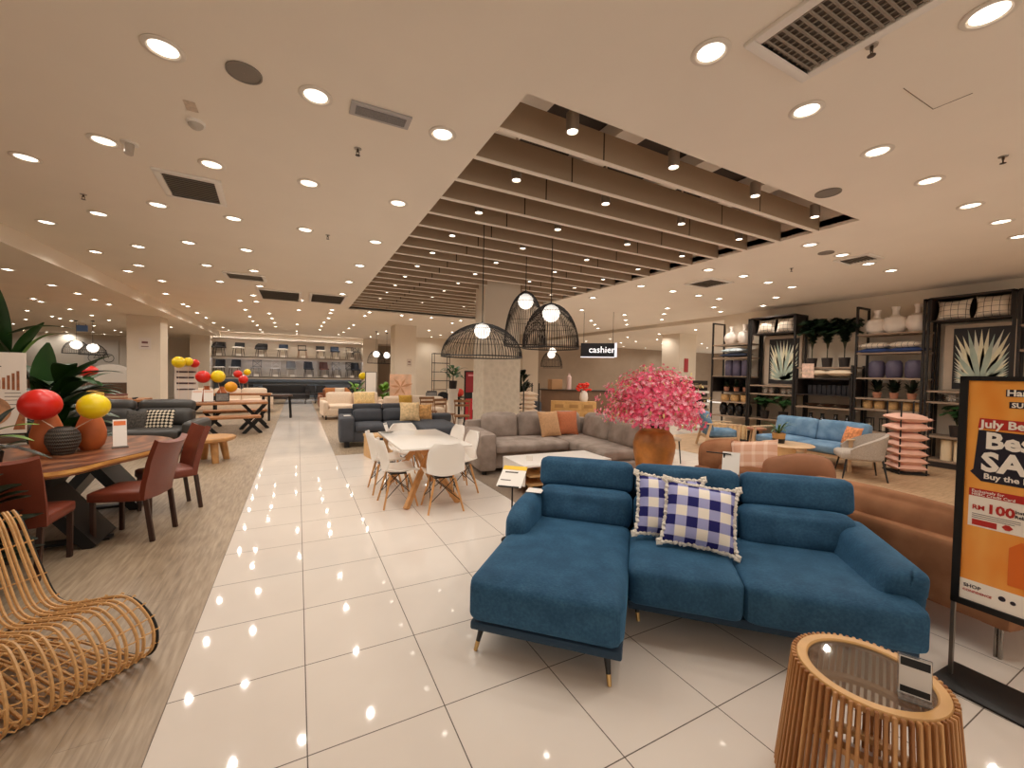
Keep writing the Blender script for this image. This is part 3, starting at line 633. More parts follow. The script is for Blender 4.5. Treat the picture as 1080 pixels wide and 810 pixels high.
tag(obj('gourd_vase', MB().lathe(gourd, 32), terra, loc=(-1.905, 5.80, .76)), 'tall rust orange gourd vase on the slab table, under the yellow balloon', 'vase', 'gourd vases on the slab table')
g = G('ribbed_black', .6, .4); bz = g.op('SINE', g.op('MULTIPLY', g.z, 190)); an = g.op('SINE', g.op('MULTIPLY', g.op('ARCTAN2', g.x, g.y), 46))
g.out(g.ramp(g.op('MULTIPLY_ADD', g.op('MULTIPLY', bz, an), .5, .5), [(.3, (34, 32, 30)), (.7, (96, 88, 78))])); g.bump(bz, .5, .006); ribbed = g.m
BK = thing('woven_pot', 'low black ribbed pot between the two orange gourd vases', 'pot', (-2.025, 5.56, .76))
obj('body', MB().lathe([(.001, 0), (.07, 0), (.10, .05), (.125, .12), (.122, .19), (.095, .245), (.06, .262), (.055, .268), (.05, .255)], 36), ribbed, BK)
def balloon(name, loc, r, col, label, stick=None, sc=(1, 1, .82), group=None, tilt=0, n=24):
    t = thing('balloon', label, 'balloon', loc, 0, group)
    m = mat('balloon_'+col, dict(red=(214, 38, 28), yellow=(240, 208, 22), orange=(242, 170, 30))[col], .3, spec=.5)
    obj('envelope', MB().sph((0, 0, 0), r, sc, n, n//2, Matrix.Rotation(tilt, 4, 'Y')), m, t)
    if stick: obj('stick', MB().tube([(0, 0, -r*sc[2]*.95), stick], .004, 6), mat('balloon_stick', (232, 206, 182), .5), t)
    return t
balloon('b', (-2.155, 5.50, 1.25), .148, 'red', 'big red balloon on a stick above the slab table pot', (.10, .04, -.25), (1, 1, 1), 'balloons on the slab table')
balloon('b', (-1.79, 5.52, 1.225), .125, 'yellow', 'big yellow balloon on a stick above the slab table pot', (-.15, .03, -.22), (1, 1, 1), 'balloons on the slab table', R(8))
def price_sheet(loc, rz, label, w=.11, h=.29, head=(226, 120, 60), tilt=-18, name='price_card'):
    t = thing(name, label, 'price card', loc, rz)
    obj('sheet', MB().box((0, .04, h/2+.012), (w, .003, h), rx=R(tilt)), paper, t)
    obj('header', MB().box((0, .04-h*.36*math.sin(R(-tilt))*-1-.0025, h/2+.012+h*.36*math.cos(R(tilt))), (w*.86, .003, h*.16), rx=R(tilt)), mat('header_%d_%d' % head[:2], head, .6), t)
    obj('stand', MB().box((0, .02, .006), (w*1.2, .12, .012)), acrylic, t)
    return t
price_sheet((-1.67, 5.78, .76), R(18), 'white price card with orange header standing on the slab table')
# ---------------------------------------------------------------- plants and banner at the left edge
leafg = mat('leaf_dark', (34, 66, 24), .4, spec=.5, var=.25, vscale=3); leafl = mat('leaf_light', (104, 150, 46), .4, var=.2, vscale=3); leafk = mat('leaf_black_green', (22, 38, 22), .4, var=.3, vscale=4)
stemm = mat('plant_stem', (62, 60, 36), .6)
def blade(mb, base, tip, w, droop=.2, n=9, roll=0, fold=.15):
    """one leaf from base to tip, bent and slightly folded"""
    b = Vector(base); t = Vector(tip); d = t-b; L = d.length; up = Vector((0, 0, 1)); sd = d.cross(up)
    sd = sd.normalized() if sd.length > 1e-6 else Vector((1, 0, 0)); nn = sd.cross(d).normalized()
    sd = sd*math.cos(roll)+nn*math.sin(roll); nn = sd.cross(d).normalized()
    def f(u, v):
        c = b+d*u+up*(droop*L*math.sin(PI*u)); ww = w*(math.sin(PI*min(1, u*.93+.05))**.75); k = (v-.5)*2
        return c+sd*(k*ww/2)+nn*(fold*abs(k)*ww/2)
    return mb.surf(f, n, 4, 0)
def leafy(name, label, cat, loc, leaves, pot=None, stems=None, m=leafg, m2=None, group=None):
    t = thing(name, label, cat, loc, 0, group)
    a = MB(); b = MB()
    for i, L in enumerate(leaves): blade(b if (m2 and L[-1] == 'l') else a, *[q for q in L if q != 'l'])
    obj('foliage', a, m, t)
    if m2: obj('pale_foliage', b, m2, t)
    if stems: obj('stem', stems, stemm, t)
    if pot: obj('pot', pot[0], pot[1], t)
    return t
lv = [((.0, 0, 1.2), (-.42, -.15, 2.10), .40, .05), ((.02, 0, 1.1), (.10, -.05, 1.92), .30, .0), ((0, 0, 1.0), (.62, -.2, 1.68), .2, .12), ((0, 0, 1.0), (.5, .1, 1.5), .24, .1, 'l'), ((0, 0, 1.0), (-.5, .0, 1.62), .22, .1),
      ((-.3, 0, 1.6), (-.34, -.1, 2.62), .2, .02), ((-.3, 0, 1.5), (.12, -.2, 2.17), .16, .1), ((-.3, 0, 1.4), (.15, .1, 2.05), .2, .22, 'l'), ((-.2, 0, 1.0), (.3, 0, 1.25), .2, .2), ((-.2, 0, .9), (-.75, -.1, 1.5), .3, .1)]
lv += [((-.25, -.1, 2.0), (.42, -.2, 2.10), .15, .10), ((.05, 0, 1.3), (.75, -.1, 1.78), .14, .06), ((.05, 0, 1.3), (.85, -.1, 1.55), .16, .12)]
for k in range(64):
    a = rnd.uniform(0, 2*PI); h = rnd.uniform(.5, 1.45); lv.append(((.2, 0, h-.12), (.2+.62*math.cos(a), .5*math.sin(a), h+rnd.uniform(-.1, .25)), rnd.uniform(.14, .26), rnd.uniform(.05, .25)))
leafy('potted_plant', 'tall broad leaved green plant behind the red balloon and the banner', 'plant', (-3.0, 7.65, 0), lv, (MB().lathe([(.001, 0), (.16, 0), (.2, .4), (.19, .42), (.17, .38)], 24), mat('grey_pot', (110, 102, 94), .7)), MB().tube([(0, 0, .3), (.02, 0, 1.2)], .02, 6).tube([(-.05, 0, .3), (-.3, 0, 1.65)], .018, 6), leafg, leafl)
lv = []
for k in range(34):
    a = rnd.uniform(0, 2*PI); h = rnd.uniform(.25, .88); r_ = .30*math.sin(PI*min(1, h/.95))+.12
    lv.append(((.05*math.cos(a), .05*math.sin(a), h-.12), (r_*math.cos(a), r_*math.sin(a), h), rnd.uniform(.13, .2), .1))
leafy('potted_plant', 'low dark leaved plant beside the near leather chair at left edge', 'plant', (-1.97, 4.02, 0), lv, (MB().lathe([(.001, 0), (.13, 0), (.15, .25), (.14, .26), (.13, .23)], 20), dark), MB().tube([(0, 0, .1), (0, 0, .7)], .012, 6), leafk)
lv = [((-.25, 0, .30), (.04, -.02, .36), .11, .08, 'l'), ((-.25, 0, .26), (.0, .0, .22), .09, .1, 'l'), ((-.25, 0, .3), (-.15, .1, .5), .1, .1), ((-.25, .02, .2), (.10, .02, .06), .09, .05), ((-.25, .02, .2), (.06, .12, .04), .09, .05)]
leafy('table_plant', 'small plant with pale green leaves at the left end of the slab table', 'plant', (-1.98, 4.95, .76), lv, (MB().lathe([(.001, 0), (.07, 0), (.09, .14), (.08, .15)], 20, c=(-.27, 0, 0)), dark), None, leafk, leafl)
BN = thing('banner_stand', 'white product poster with furniture pictures on black stand at left edge', 'poster', (-2.95, 6.75, 0), R(14))
obj('panel', MB().box((-.1, 0, 1.30), (.56, .02, .92)), mat('banner_paper', (226, 214, 200), .6), BN)
obj('stand', MB().box((-.1, .03, .42), (.05, .05, .84)).box((-.1, .02, .84), (.6, .03, .03)).box((-.1, .03, .01), (.5, .4, .02)), dark, BN)
pic = mat('picture_wood', (150, 88, 50), .6, var=.3, vscale=20)
obj('picture', MB().lathe([(.001, 0), (.17, 0), (.17, .003)], 32), mat('picture_round', (176, 128, 92), .6, var=.35, vscale=14), BN, loc=(-.10, -.013, 1.10), rot=(R(90), 0, 0))
for k in range(5): obj('picture', MB().box((-.02+.035*k, -.0115, 1.40+.01*k), (.022, .002, .10+.03*k)), pic, BN)
obj('picture', MB().prism([(.08, .88), (.17, .88), (.17, 1.02), (.13, 1.08)], 0, .002), pic, BN, loc=(0, -.0105, 0), rot=(R(90), 0, 0))
obj('text_lines', MB().box((-.13, -.0112, 1.60), (.26, .002, .012)).box((.08, -.0112, 1.30), (.12, .002, .006)).box((.08, -.0112, 1.26), (.12, .002, .006)).box((.08, -.0112, 1.22), (.12, .002, .006)).box((.09, -.0112, 1.17), (.1, .002, .006)), mat('print_dark', (84, 74, 66), .6), BN)
# ---------------------------------------------------------------- log coffee table, dark leather sofa
LG = thing('log_coffee_table', 'small round log slice coffee table with stubby wooden legs on the planks', 'coffee table', (-1.36, 8.75, 0))
logm = mat('log_wood', (186, 136, 82), .5, var=.2, vscale=8)
obj('top', MB().lathe([(.001, .36), (.34, .36), (.37, .38), (.375, .42), (.36, .435), (.001, .437)], 32, wob=lambda a, z: .04*math.sin(3*a+.5)+.02*math.sin(7*a)), logm, LG)
for a in (.5, 2.0, 3.6, 5.2): obj('leg', MB().cyl((.27*math.cos(a), .27*math.sin(a), 0), (.2*math.cos(a), .2*math.sin(a), .37), .05, .065, 12), logm, LG)
charc = mat('charcoal_leather', (58, 54, 50), .45, spec=.5, bump=.1, bscale=90)
DS = thing('leather_sofa', 'charcoal leather sofa in front of the left column', 'sofa', (-2.75, 10.2, 0), R(-8))
obj('base', MB().soft((0, 0, .2), (2.2, .9, .2), .03, n=6), charc, DS)
for x in (-.55, .42): obj('seat_cushion', MB().soft((x-.02, -.08, .37), (.93, .8, .2), .07, (0, .02, .03), n=8), charc, DS)
for x in (-.55, .42): obj('back_cushion', MB().soft((x-.02, .3, .62), (.93, .28, .38), .1, (0, .04, .03), rx=R(-10), n=8), charc, DS)
for x in (-.55, .42): obj('headrest', MB().soft((x-.02, .36, .86), (.92, .2, .22), .08, (0, .02, .02), rx=R(-8), n=7), charc, DS)
for x in (-1.12, 1.02): obj('armrest', MB().soft((x, -.05, .46), (.24, .92, .30), .09, (.01, 0, .02), n=8), charc, DS)
for x in (-1.05, 1.0):
    for y in (-.38, .38): obj('leg', MB().cyl((x, y, 0), (x, y, .12), .02), steel, DS)
g = G('honeycomb', .85, .1); 
ck = g.op('GREATER_THAN', g.op('ADD', g.op('SINE', g.op('MULTIPLY', g.x, 105)), g.op('SINE', g.op('MULTIPLY', g.y, 105))), .1); g.out(g.mix(ck, (42, 38, 34), (214, 200, 178))); honey = g.m
lean_pillow('scatter_cushion', 'black and cream patterned square cushion on the charcoal leather sofa', 'cushion', (-2.32, 9.98, .60), .46, .46, .14, honey, R(70), R(-10))
lean_pillow('scatter_cushion', 'dark patterned cushion half hidden behind the cream patterned one', 'cushion', (-2.66, 10.08, .60), .42, .42, .13, mat('dark_patterned', (70, 64, 58), .85, var=.6, vscale=40), R(70), R(-12))
# ---------------------------------------------------------------- white dining set
whitep = mat('white_plastic', (238, 232, 224), .35, spec=.5); gloss = mat('white_gloss', (242, 236, 228), .12, spec=.6)
beech = mat('beech', (204, 150, 92), .45, var=.12, vscale=12)
WT = thing('dining_table', 'white gloss square dining table on crossed light wooden legs', 'table', (1.47, 5.42, 0))
obj('top', MB().box((0, 0, .737), (.86, 1.52, .026), bev=.006), gloss, WT)
for sy in (-1, 1):
    for sx in (-1, 1): obj('leg', MB().beam((sx*.33, sy*.58, 0), (-sx*.10, sy*.22, .72), .05, .075, .006), beech, WT)
obj('apron', MB().box((0, 0, .70), (.5, .9, .04)), beech, WT)
blackwire = mat('black_wire', (26, 24, 24), .4, metal=.5)
def shell_chair(loc, rz, label):
    t = thing('shell_chair', label, 'chair', loc, rz, 'white shell chairs around the white dining table')
    def sh(u, v):    # v 0 = front lip, 1 = top of back; faces local +y
        k = (u-.5)*2
        if v < .5: q = v/.5; y = .22-.40*q; z = .43-.03*math.sin(PI*q)-.02*(1-q)**3*0
        else: q = (v-.5)/.5; y = -.18-.09*q**1.2; z = .43+.38*q**1.1
        bend = max(0, 1-abs(v-.5)/.30); wd = .228*(1-.10*max(0, (v-.55)/.45)**2)*(1-.06*(1-v)**2)*(1 if v < .86 else math.sqrt(max(.0, 1-((v-.86)/.155)**2*.62)))
        x = k*wd
        z += .055*k*k*(1 if v < .5 else max(0, 1-(v-.5)/.25)); y += .07*k*k*max(0, min(1, (v-.45)/.25))
        z -= .03*max(0, (.08-v)/.08)
        return (x, y, z)
    obj('shell', MB().surf(sh, 16, 24, .012), whitep, t)
    for sx in (-1, 1):
        for sy in (-1, 1):
            l = obj('leg', MB().cyl((sx*.21, sy*.20, 0), (sx*.12, sy*.11, .385), .011, .015, 10), beech, t)
    br = MB()
    for sy in (-1, 1): br.tube([(-.185, sy*.17, .12), (.125, sy*.115, .385)], .005, 5).tube([(.185, sy*.17, .12), (-.125, sy*.115, .385)], .005, 5)
    for sx in (-1, 1): br.tube([(sx*.185, -.17, .12), (sx*.125, .115, .385)], .005, 5).tube([(sx*.185, .17, .12), (sx*.125, -.115, .385)], .005, 5)
    br.box((0, 0, .388), (.20, .18, .012)); obj('bracing', br, blackwire, t)
    return t
shell_chair((1.545, 4.72, 0), R(-4), 'white shell chair at the near end of the white table, back to viewer')
shell_chair((1.10, 5.12, 0), R(-90), 'white shell chair at the near left side of the white table')
shell_chair((1.08, 5.78, 0), R(-90), 'white shell chair at the far left side of the white table')
shell_chair((1.98, 5.32, 0), R(90), 'white shell chair at the right side of the white table, nearest the grey sofa')
shell_chair((1.47, 6.32, 0), R(180), 'white shell chair at the far end of the white table')
shell_chair((2.02, 5.98, 0), R(96), 'white shell chair at the far right corner of the white table, mostly hidden')
price_sheet((1.16, 6.02, .75), R(50), 'small clear card holder at the far left corner of the white table', .09, .13, (170, 170, 170), -20, 'card_holder')
PS = thing('price_stand', 'price sheet with yellow header on a thin black floor stand beside blue sofa', 'price stand', (1.86, 3.52, 0), R(-42))
obj('pole', MB().cyl((0, 0, .008), (0, 0, .57), .008).lathe([(.001, 0), (.10, 0), (.10, .008), (.001, .01)], 24), dark, PS)
obj('sheet', MB().box((0, -.01, .63), (.24, .004, .32), rx=R(-66)), paper, PS)
obj('header', MB().box((0, .106, .686), (.24, .003, .06), rx=R(-66)), mat('header_yellow', (240, 196, 60), .6), PS)
obj('print', MB().box((-.02, .043, .657), (.13, .002, .018), rx=R(-66)).box((-.05, -.07, .607), (.10, .002, .010), rx=R(-66)), mat('print_dark', (84, 74, 66), .6), PS)
obj('clip', MB().box((0, -.155, .567), (.2, .01, .012), rx=R(-66)), dark, PS)

# ---------------------------------------------------------------- grey corner sofa
g = G('grey_weave', .9, .15); g.out(g.ramp(g.noise(5, 4), [(.35, (142, 128, 118)), (.65, (168, 153, 142))])); g.bump(g.noise(260, 2), .2, .004); greyf = g.m
GS = thing('corner_sofa', 'big grey fabric L-shaped corner sofa behind the white dining set', 'sofa', (2.56, 6.02, 0), R(-6))
# local: x right along the long run, y away from the camera; the return runs towards the camera on the right
def gl_(x, y, z): return (x, y, z)
obj('base', MB().soft((1.25, .55, .2), (2.5, 1.02, .26), .03, n=6), greyf, GS); obj('return_base', MB().soft((2.12, -.42, .2), (.98, 1.5, .26), .03, n=6), greyf, GS)
obj('armrest', MB().soft((.14, .45, .36), (.28, 1.10, .60), .05, (.01, .01, .01), n=8), greyf, GS)
obj('seat_cushion', MB().soft((.95, .38, .40), (1.36, .88, .17), .06, (0, .02, .02), n=9), greyf, GS)
obj('seat_cushion', MB().soft((2.02, -.12, .40), (.80, 1.9, .17), .06, (.0, 0, .02), n=9), greyf, GS)
obj('back_frame', MB().soft((1.3, 1.0, .50), (2.5, .16, .56), .04, n=6), greyf, GS); obj('return_back_frame', MB().soft((2.56, -.05, .50), (.14, 2.2, .56), .04, n=6), greyf, GS)
for x in (.62, 1.30, 1.95): obj('back_cushion', MB().soft((x+.01, .80, .67), (.67, .24, .46), .09, (0, .04, .03), rx=R(-10), n=9), greyf, GS)
for y in (.22, -.62): obj('back_cushion', MB().soft((2.38, y, .67), (.22, .84, .46), .09, (.04, 0, .03), ry=R(10), n=9), greyf, GS)
for x, y in ((.1, .0), (.1, .95), (2.4, .95), (2.4, -1.1), (1.75, -1.1)): obj('foot', MB().box((x, y, .035), (.06, .06, .07)), dark, GS)
lean_pillow('scatter_cushion', 'tan scatter cushion in the corner of the grey sofa', 'cushion', (4.12, 6.38, .72), .48, .48, .16, mat('tan_fabric', (196, 152, 110), .9, var=.12, vscale=30), R(72), R(8))
lean_pillow('scatter_cushion', 'rust orange scatter cushion beside the tan one on the grey sofa', 'cushion', (4.52, 6.42, .72), .46, .46, .15, mat('rust_fabric', (190, 112, 74), .9, var=.1, vscale=30), R(74), R(-14))
# ---------------------------------------------------------------- white console with the blossom pot
CN = thing('console_bench', 'low white-topped bench with open oak shelves behind the blue sofa', 'console', (3.40, 4.98, 0), R(-3))
obj('top', MB().box((-.04, 0, .405), (1.42, .70, .03), bev=.004), whitep, CN)
obj('side_panel', MB().box((-.735, 0, .27), (.03, .68, .25)), whitep, CN); obj('side_panel', MB().box((.655, 0, .27), (.03, .68, .25)), whitep, CN)
obj('divider', MB().box((-.40, 0, .27), (.02, .66, .25)), oak, CN)
obj('shelf', MB().box((0, 0, .26), (1.30, .66, .02)), oak, CN); obj('shelf', MB().box((0, 0, .145), (1.30, .68, .02)), oak, CN)
for x in (-.6, .6):
    for y in (-.25, .25): obj('foot', MB().box((x, y, .07), (.05, .05, .14)), oak, CN)
tag(obj('label_card', MB().box((0, 0, .04), (.09, .004, .07), rx=R(-20)).box((0, -.004, .055), (.08, .003, .014), rx=R(-20)), paper, loc=(2.86, 4.92, .42), rot=(0, 0, R(-20))), 'small price label standing on the near end of the white bench', 'price card')
BP = thing('blossom_pot', 'large rust brown pot bursting with pink blossom branches', 'flower pot', (4.17, 3.92, 0))
potm = mat('rust_glaze', (176, 112, 48), .45, spec=.5, var=.3, vscale=6, bump=.1, bscale=30)
obj('pot', MB().lathe([(.001, 0), (.15, 0), (.17, .06), (.215, .40), (.262, .64), (.268, .74), (.235, .86), (.18, .92), (.19, .965), (.17, .965), (.15, .9)], 40), potm, BP)
rb = random.Random(11); bt = MB(); tips = []
for k in range(46):
    a = rb.uniform(0, 2*PI); ph = rb.uniform(.1, 1.0); rad = .62*rb.uniform(.35, 1)
    rad *= 1.03; p = [Vector((0, 0, .85)), Vector((.1*math.cos(a), .1*math.sin(a), 1.02)), Vector((rad*.6*math.cos(a), rad*.6*math.sin(a), 1.1+.3*ph)), Vector((rad*math.cos(a), rad*math.sin(a), 1.08+.66*ph*(1-.45*(rad/.72)**2)))]
    P = spline(p, 5); bt.tube(P, .005, 5); tips.append(P)
obj('branches', bt, mat('branch_brown', (84, 58, 40), .7), BP)
pinks = [mat('blossom_pink', (240, 92, 128), .6, var=.25, vscale=9), mat('blossom_pale', (252, 172, 186), .6, var=.15, vscale=9)]
fl = [MB(), MB(), MB()]
def flower(mb, c, r, nrm):
    z = Vector(nrm).normalized(); x = z.orthogonal().normalized(); y = z.cross(x); a0 = rb.uniform(0, 6)
    bm = mb.bm; cv = bm.verts.new(c-z*r*.25)
    for k in range(5):
        a = a0+k*2*PI/5; d = x*math.cos(a)+y*math.sin(a); e1 = x*math.cos(a-.5)+y*math.sin(a-.5); e2 = x*math.cos(a+.5)+y*math.sin(a+.5)
        bm.faces.new((cv, bm.verts.new(c+e1*r*.8+z*r*.12), bm.verts.new(c+d*r*1.1+z*r*.2), bm.verts.new(c+e2*r*.8+z*r*.12)))
# an irregular domed cloud of blossom, lopsided like a wind-blown bush
for k in range(4300):
    if k % 5 == 0:   # sprays along the branch ends give the bush its ragged outline
        P = rb.choice(tips); p = P[rb.randrange(len(P)//2, len(P))]; c = p*1.0+Vector((rb.gauss(0, .06), rb.gauss(0, .06), rb.gauss(0, .05)))
        if (c.x*.887-c.y*.46) < -.45: c.z += .03
    else:
        a = rb.uniform(0, 2*PI); ct = rb.uniform(-.30, 1); st_ = math.sqrt(max(0, 1-ct*ct)); q = rb.uniform(.55, 1.0)
        lob = 1+.13*math.sin(3*a+1)+.10*math.sin(5*a+2.2)+.08*math.sin(7*ct*3+a)
        c = Vector((.62*lob*q*st_*math.cos(a), .62*lob*q*st_*math.sin(a), 1.16+.60*q*ct*(1+.06*math.sin(4*a))))
    if c.z < .93: continue
    n_ = Vector((c.x, c.y, c.z-1.1)).normalized()+Vector((rb.uniform(-.6, .6), rb.uniform(-.6, .6), rb.uniform(-.6, .6)))
    flower(fl[0 if rb.random() < .6 else 1], c, rb.uniform(.017, .029), n_)
for k in range(420):
    a = rb.uniform(0, 2*PI); q = rb.uniform(.7, 1.02); ct = rb.uniform(-.3, 1); st_ = math.sqrt(1-ct*ct)
    c = Vector((.70*q*st_*math.cos(a), .70*q*st_*math.sin(a), 1.16+.60*q*ct))
    if c.z < .95: continue
    blade(fl[2], c, c+Vector((rb.uniform(-.06, .06), rb.uniform(-.06, .06), rb.uniform(-.02, .06))), .02, .1, 3)
obj('blossom', fl[0], pinks[0], BP, smooth=False); obj('pale_blossom', fl[1], pinks[1], BP, smooth=False); obj('leaves', fl[2], mat('blossom_leaf', (196, 178, 110), .6), BP)
# ---------------------------------------------------------------- open display shelving on the right wall
shelfw = mat('shelf_grey_oak', (150, 128, 108), .6, var=.1, vscale=6); postm = mat('shelf_black_steel', (30, 24, 21), .5)
boxm = mat('shelf_dark_box', (42, 32, 27), .6, var=.1)
XF, XB = 10.76, 11.30
def shelf_unit(label, y0, y1, boards, boxes=(), top=3.22, lowtop=None):
    t = thing('display_shelf', label, 'shelf', ((XF+XB)/2, (y0+y1)/2, 0), 0)
    w_ = y1-y0; d = XB-XF
    for sx in (-1, 1):
        for sy in (-1, 1): obj('post', MB().box((sx*(d/2-.02), sy*(w_/2-.02), top/2), (.04, .04, top)), postm, t)
    if lowtop is None: obj('top_rail', MB().box((0, w_/2-.02, top-.02), (d, .04, .04)).box((0, -w_/2+.02, top-.02), (d, .04, .04)), postm, t)
    for z in boards: obj('shelf_board', MB().box((0, 0, z-.02), (d, w_-.04, .035)), shelfw, t)
    for (z0, z1) in boxes:
        obj('shelf_box', MB().box((0, 0, z1-.015), (d, w_-.05, .03)).box((0, 0, z0+.012), (d-.02, w_-.05, .02)).box((0, w_/2-.045, (z0+z1)/2), (d, .03, z1-z0)).box((0, -w_/2+.045, (z0+z1)/2), (d, .03, z1-z0)).box((d/2-.01, 0, (z0+z1)/2), (.02, w_-.06, z1-z0)), boxm, t)
    obj('plinth', MB().box((0, 0, .06), (d, w_-.02, .10)), boxm, t)
    return t
shelf_unit('black framed display shelf farthest along the right wall, two white vases on top', 6.90, 8.02, (2.58, 2.20, 1.68, .97, .56), ((1.22, 1.66),))
shelf_unit('black framed display shelf with the smaller agave picture and checked cushions on top', 5.74, 6.88, (1.46, 1.24, .58), ((2.78, 3.23),))
shelf_unit('black framed display shelf with dark green palms standing on top', 4.54, 5.72, (1.92, .99, .45), ((1.25, 1.66),), 1.95, 1)
shelf_unit('black framed display shelf with three white jugs on top', 3.40, 4.52, (2.62, 2.22, 1.69, 1.26, 1.03, .55, .14))
shelf_unit('black framed display shelf with the larger agave picture and checked cushions on top', 2.27, 3.38, (1.46, 1.25, .60, .14), ((2.77, 3.23),))
shelf_unit('black framed display shelf at the far right, mostly cut by the picture edge', 1.10, 2.25, (2.62, 2.2, 1.69, 1.2, .6, .14))
XM = 10.98
ceram = mat('white_ceramic', (232, 222, 212), .35, spec=.5)
def jug(z, y, label, h=.42, r=.2, handle=False, grp=None, m=ceram, x=XM):
    t = thing('ceramic_jug' if handle else 'ceramic_vase', label, 'vase', (x, y, z), 0, grp)
    obj('body', MB().lathe([(.001, 0), (r*.6, 0), (r*.95, h*.2), (r, h*.38), (r*.8, h*.58), (r*.28, h*.68), (r*.24, h*.85), (r*.36, h), (r*.3, h), (r*.2, h*.86)], 28), m, t)
    if handle: obj('handle', MB().tube(spline([(0, -r*.25, h*.93), (0, -r*.75, h*.9), (0, -r*.85, h*.72), (0, -r*.55, h*.55)], 5), .016, 7), m, t)
jug(2.58, 7.55, 'bulbous white vase, far one of two on top of the farthest display shelf', .5, .20, False, 'white vases on the display shelves'); jug(2.58, 7.15, 'bulbous white vase, near one of two on top of the farthest display shelf', .53, .21, False, 'white vases on the display shelves')
jug(2.62, 4.24, 'bulbous white jug, first from left of three on top shelf', .50, .20, False, 'white jugs on the top shelf'); jug(2.62, 3.93, 'bulbous white jug, middle of three on top shelf', .54, .215, False, 'white jugs on the top shelf'); jug(2.62, 3.58, 'bulbous white jug with looped handle, right of three on top shelf', .55, .19, True, 'white jugs on the top shelf')
g = G('window_check', .9, .1); ln = g.op('MAXIMUM', g.op('LESS_THAN', g.op('FRACT', g.op('DIVIDE', g.op('ADD', g.x, .02), .095)), .07), g.op('LESS_THAN', g.op('FRACT', g.op('DIVIDE', g.op('ADD', g.y, .03), .095)), .07))
g.out(g.mix(ln, (226, 212, 194), (46, 40, 38))); wcheck = g.m
def shelf_cushion(y, z, w, h, th, m, label, grp, flat=False, x=10.92):
    o = obj('scatter_cushion', MB().pillow(w, h, th, 12, pinch=.07 if flat else .13), m, loc=(x, y, z))
    o.rotation_euler = (Matrix.Rotation(R(-90), 3, 'Z') @ Matrix.Rotation(R(4 if flat else 78), 3, 'X')).to_euler(); tag(o, label, 'cushion', grp)
G1 = 'checked cushions on the display shelves'
shelf_cushion(6.54, 2.99, .47, .40, .2, wcheck, 'white window-checked cushion, left of two above the smaller agave picture', G1); shelf_cushion(6.05, 2.99, .47, .40, .2, wcheck, 'white window-checked cushion, right of two above the smaller agave picture', G1)
shelf_cushion(3.06, 2.98, .47, .40, .2, wcheck, 'white window-checked cushion, left of two above the larger agave picture', G1); shelf_cushion(2.55, 2.99, .49, .42, .2, wcheck, 'white window-checked cushion, right of two above the larger agave picture', G1)
bluef = mat('deep_blue_fabric', (44, 66, 118), .9, var=.1); navyf = mat('navy_fabric', (30, 38, 58), .9, var=.1); iceb = mat('pale_blue_stripe', (188, 200, 206), .9, var=.35, vscale=12)
G2 = 'folded cushions on the display shelves'
shelf_cushion(4.20, 2.37, .52, .42, .14, wcheck, 'flat checked cushion, left of two under the white jugs', G2, True); shelf_cushion(3.72, 2.37, .54, .42, .14, wcheck, 'flat checked cushion, right of two under the white jugs', G2, True)
shelf_cushion(4.20, 2.26, .56, .44, .12, bluef, 'flat deep blue cushion, left of two below the checked cushions', G2, True); shelf_cushion(3.70, 2.26, .60, .44, .12, bluef, 'flat deep blue cushion, right of two below the checked cushions', G2, True)
shelf_cushion(7.40, 2.40, .66, .42, .14, iceb, 'flat pale blue cushion on top of the navy one, farthest display shelf', G2, True); shelf_cushion(7.38, 2.27, .80, .44, .13, navyf, 'flat navy cushion below the pale blue one, farthest display shelf', G2, True)
creamf = mat('cream_fabric', (222, 200, 172), .9, var=.06); 
shelf_cushion(5.32, 1.79, .56, .42, .16, creamf, 'flat cream cushion, left of two under the shelf palms', G2, True); shelf_cushion(4.82, 1.79, .56, .42, .17, creamf, 'flat cream cushion, right of two under the shelf palms', G2, True)
plum = mat('plum_ceramic', (84, 76, 96), .5, var=.15)
for k, y in enumerate((4.21, 3.92, 3.61)): tag(obj('barrel_vase', MB().lathe([(.001, 0), (.11, 0), (.135, .05), (.14, .2), (.13, .31), (.09, .36), (.08, .36)], 24), plum, loc=(XM, y, 1.69)), 'plum grey barrel vase, %s of three on the shelf below the blue cushions' % ['left', 'middle', 'right'][k], 'vase', 'barrel vases')
for k, y in enumerate((7.60, 7.36, 7.10)): tag(obj('cylinder_vase', MB().lathe([(.001, 0), (.10, 0), (.115, .03), (.115, .40), (.09, .45), (.07, .45)], 20), plum, loc=(XM, y, 1.68)), 'plum grey cylinder vase, %s of three on the farthest display shelf' % ['left', 'middle', 'right'][k], 'vase', 'cylinder vases')
terrap = mat('terracotta_pale', (178, 120, 92), .7, var=.1)
def shelf_plant(y, z, label, h=.3, m=leafk, pot=.08, pm=terrap, n=26, w=.07, spread=.2, cat='plant', grp='small plants on the display shelves'):
    t = thing('potted_plant', label, cat, (XM-.02, y, z), 0, grp); lf = MB(); r2 = random.Random(int(y*100))
    for k in range(n):
        a = r2.uniform(0, 2*PI); e = r2.uniform(.2, 1)
        blade(lf, (0, 0, pot*1.2), (spread*math.cos(a)*(1.1-.6*e), spread*math.sin(a)*(1.1-.6*e), pot+h*e), w, .15, 5)
    obj('foliage', lf, m, t); obj('pot', MB().lathe([(.001, 0), (pot*.75, 0), (pot, pot*1.5), (pot*.9, pot*1.5), (pot*.8, pot*1.3)], 18), pm, t)
for k, y in enumerate((4.18, 3.90, 3.62)): shelf_plant(y, 1.26, 'small dark plant in terracotta pot, %s of three above the woven baskets' % ['left', 'middle', 'right'][k], .34)
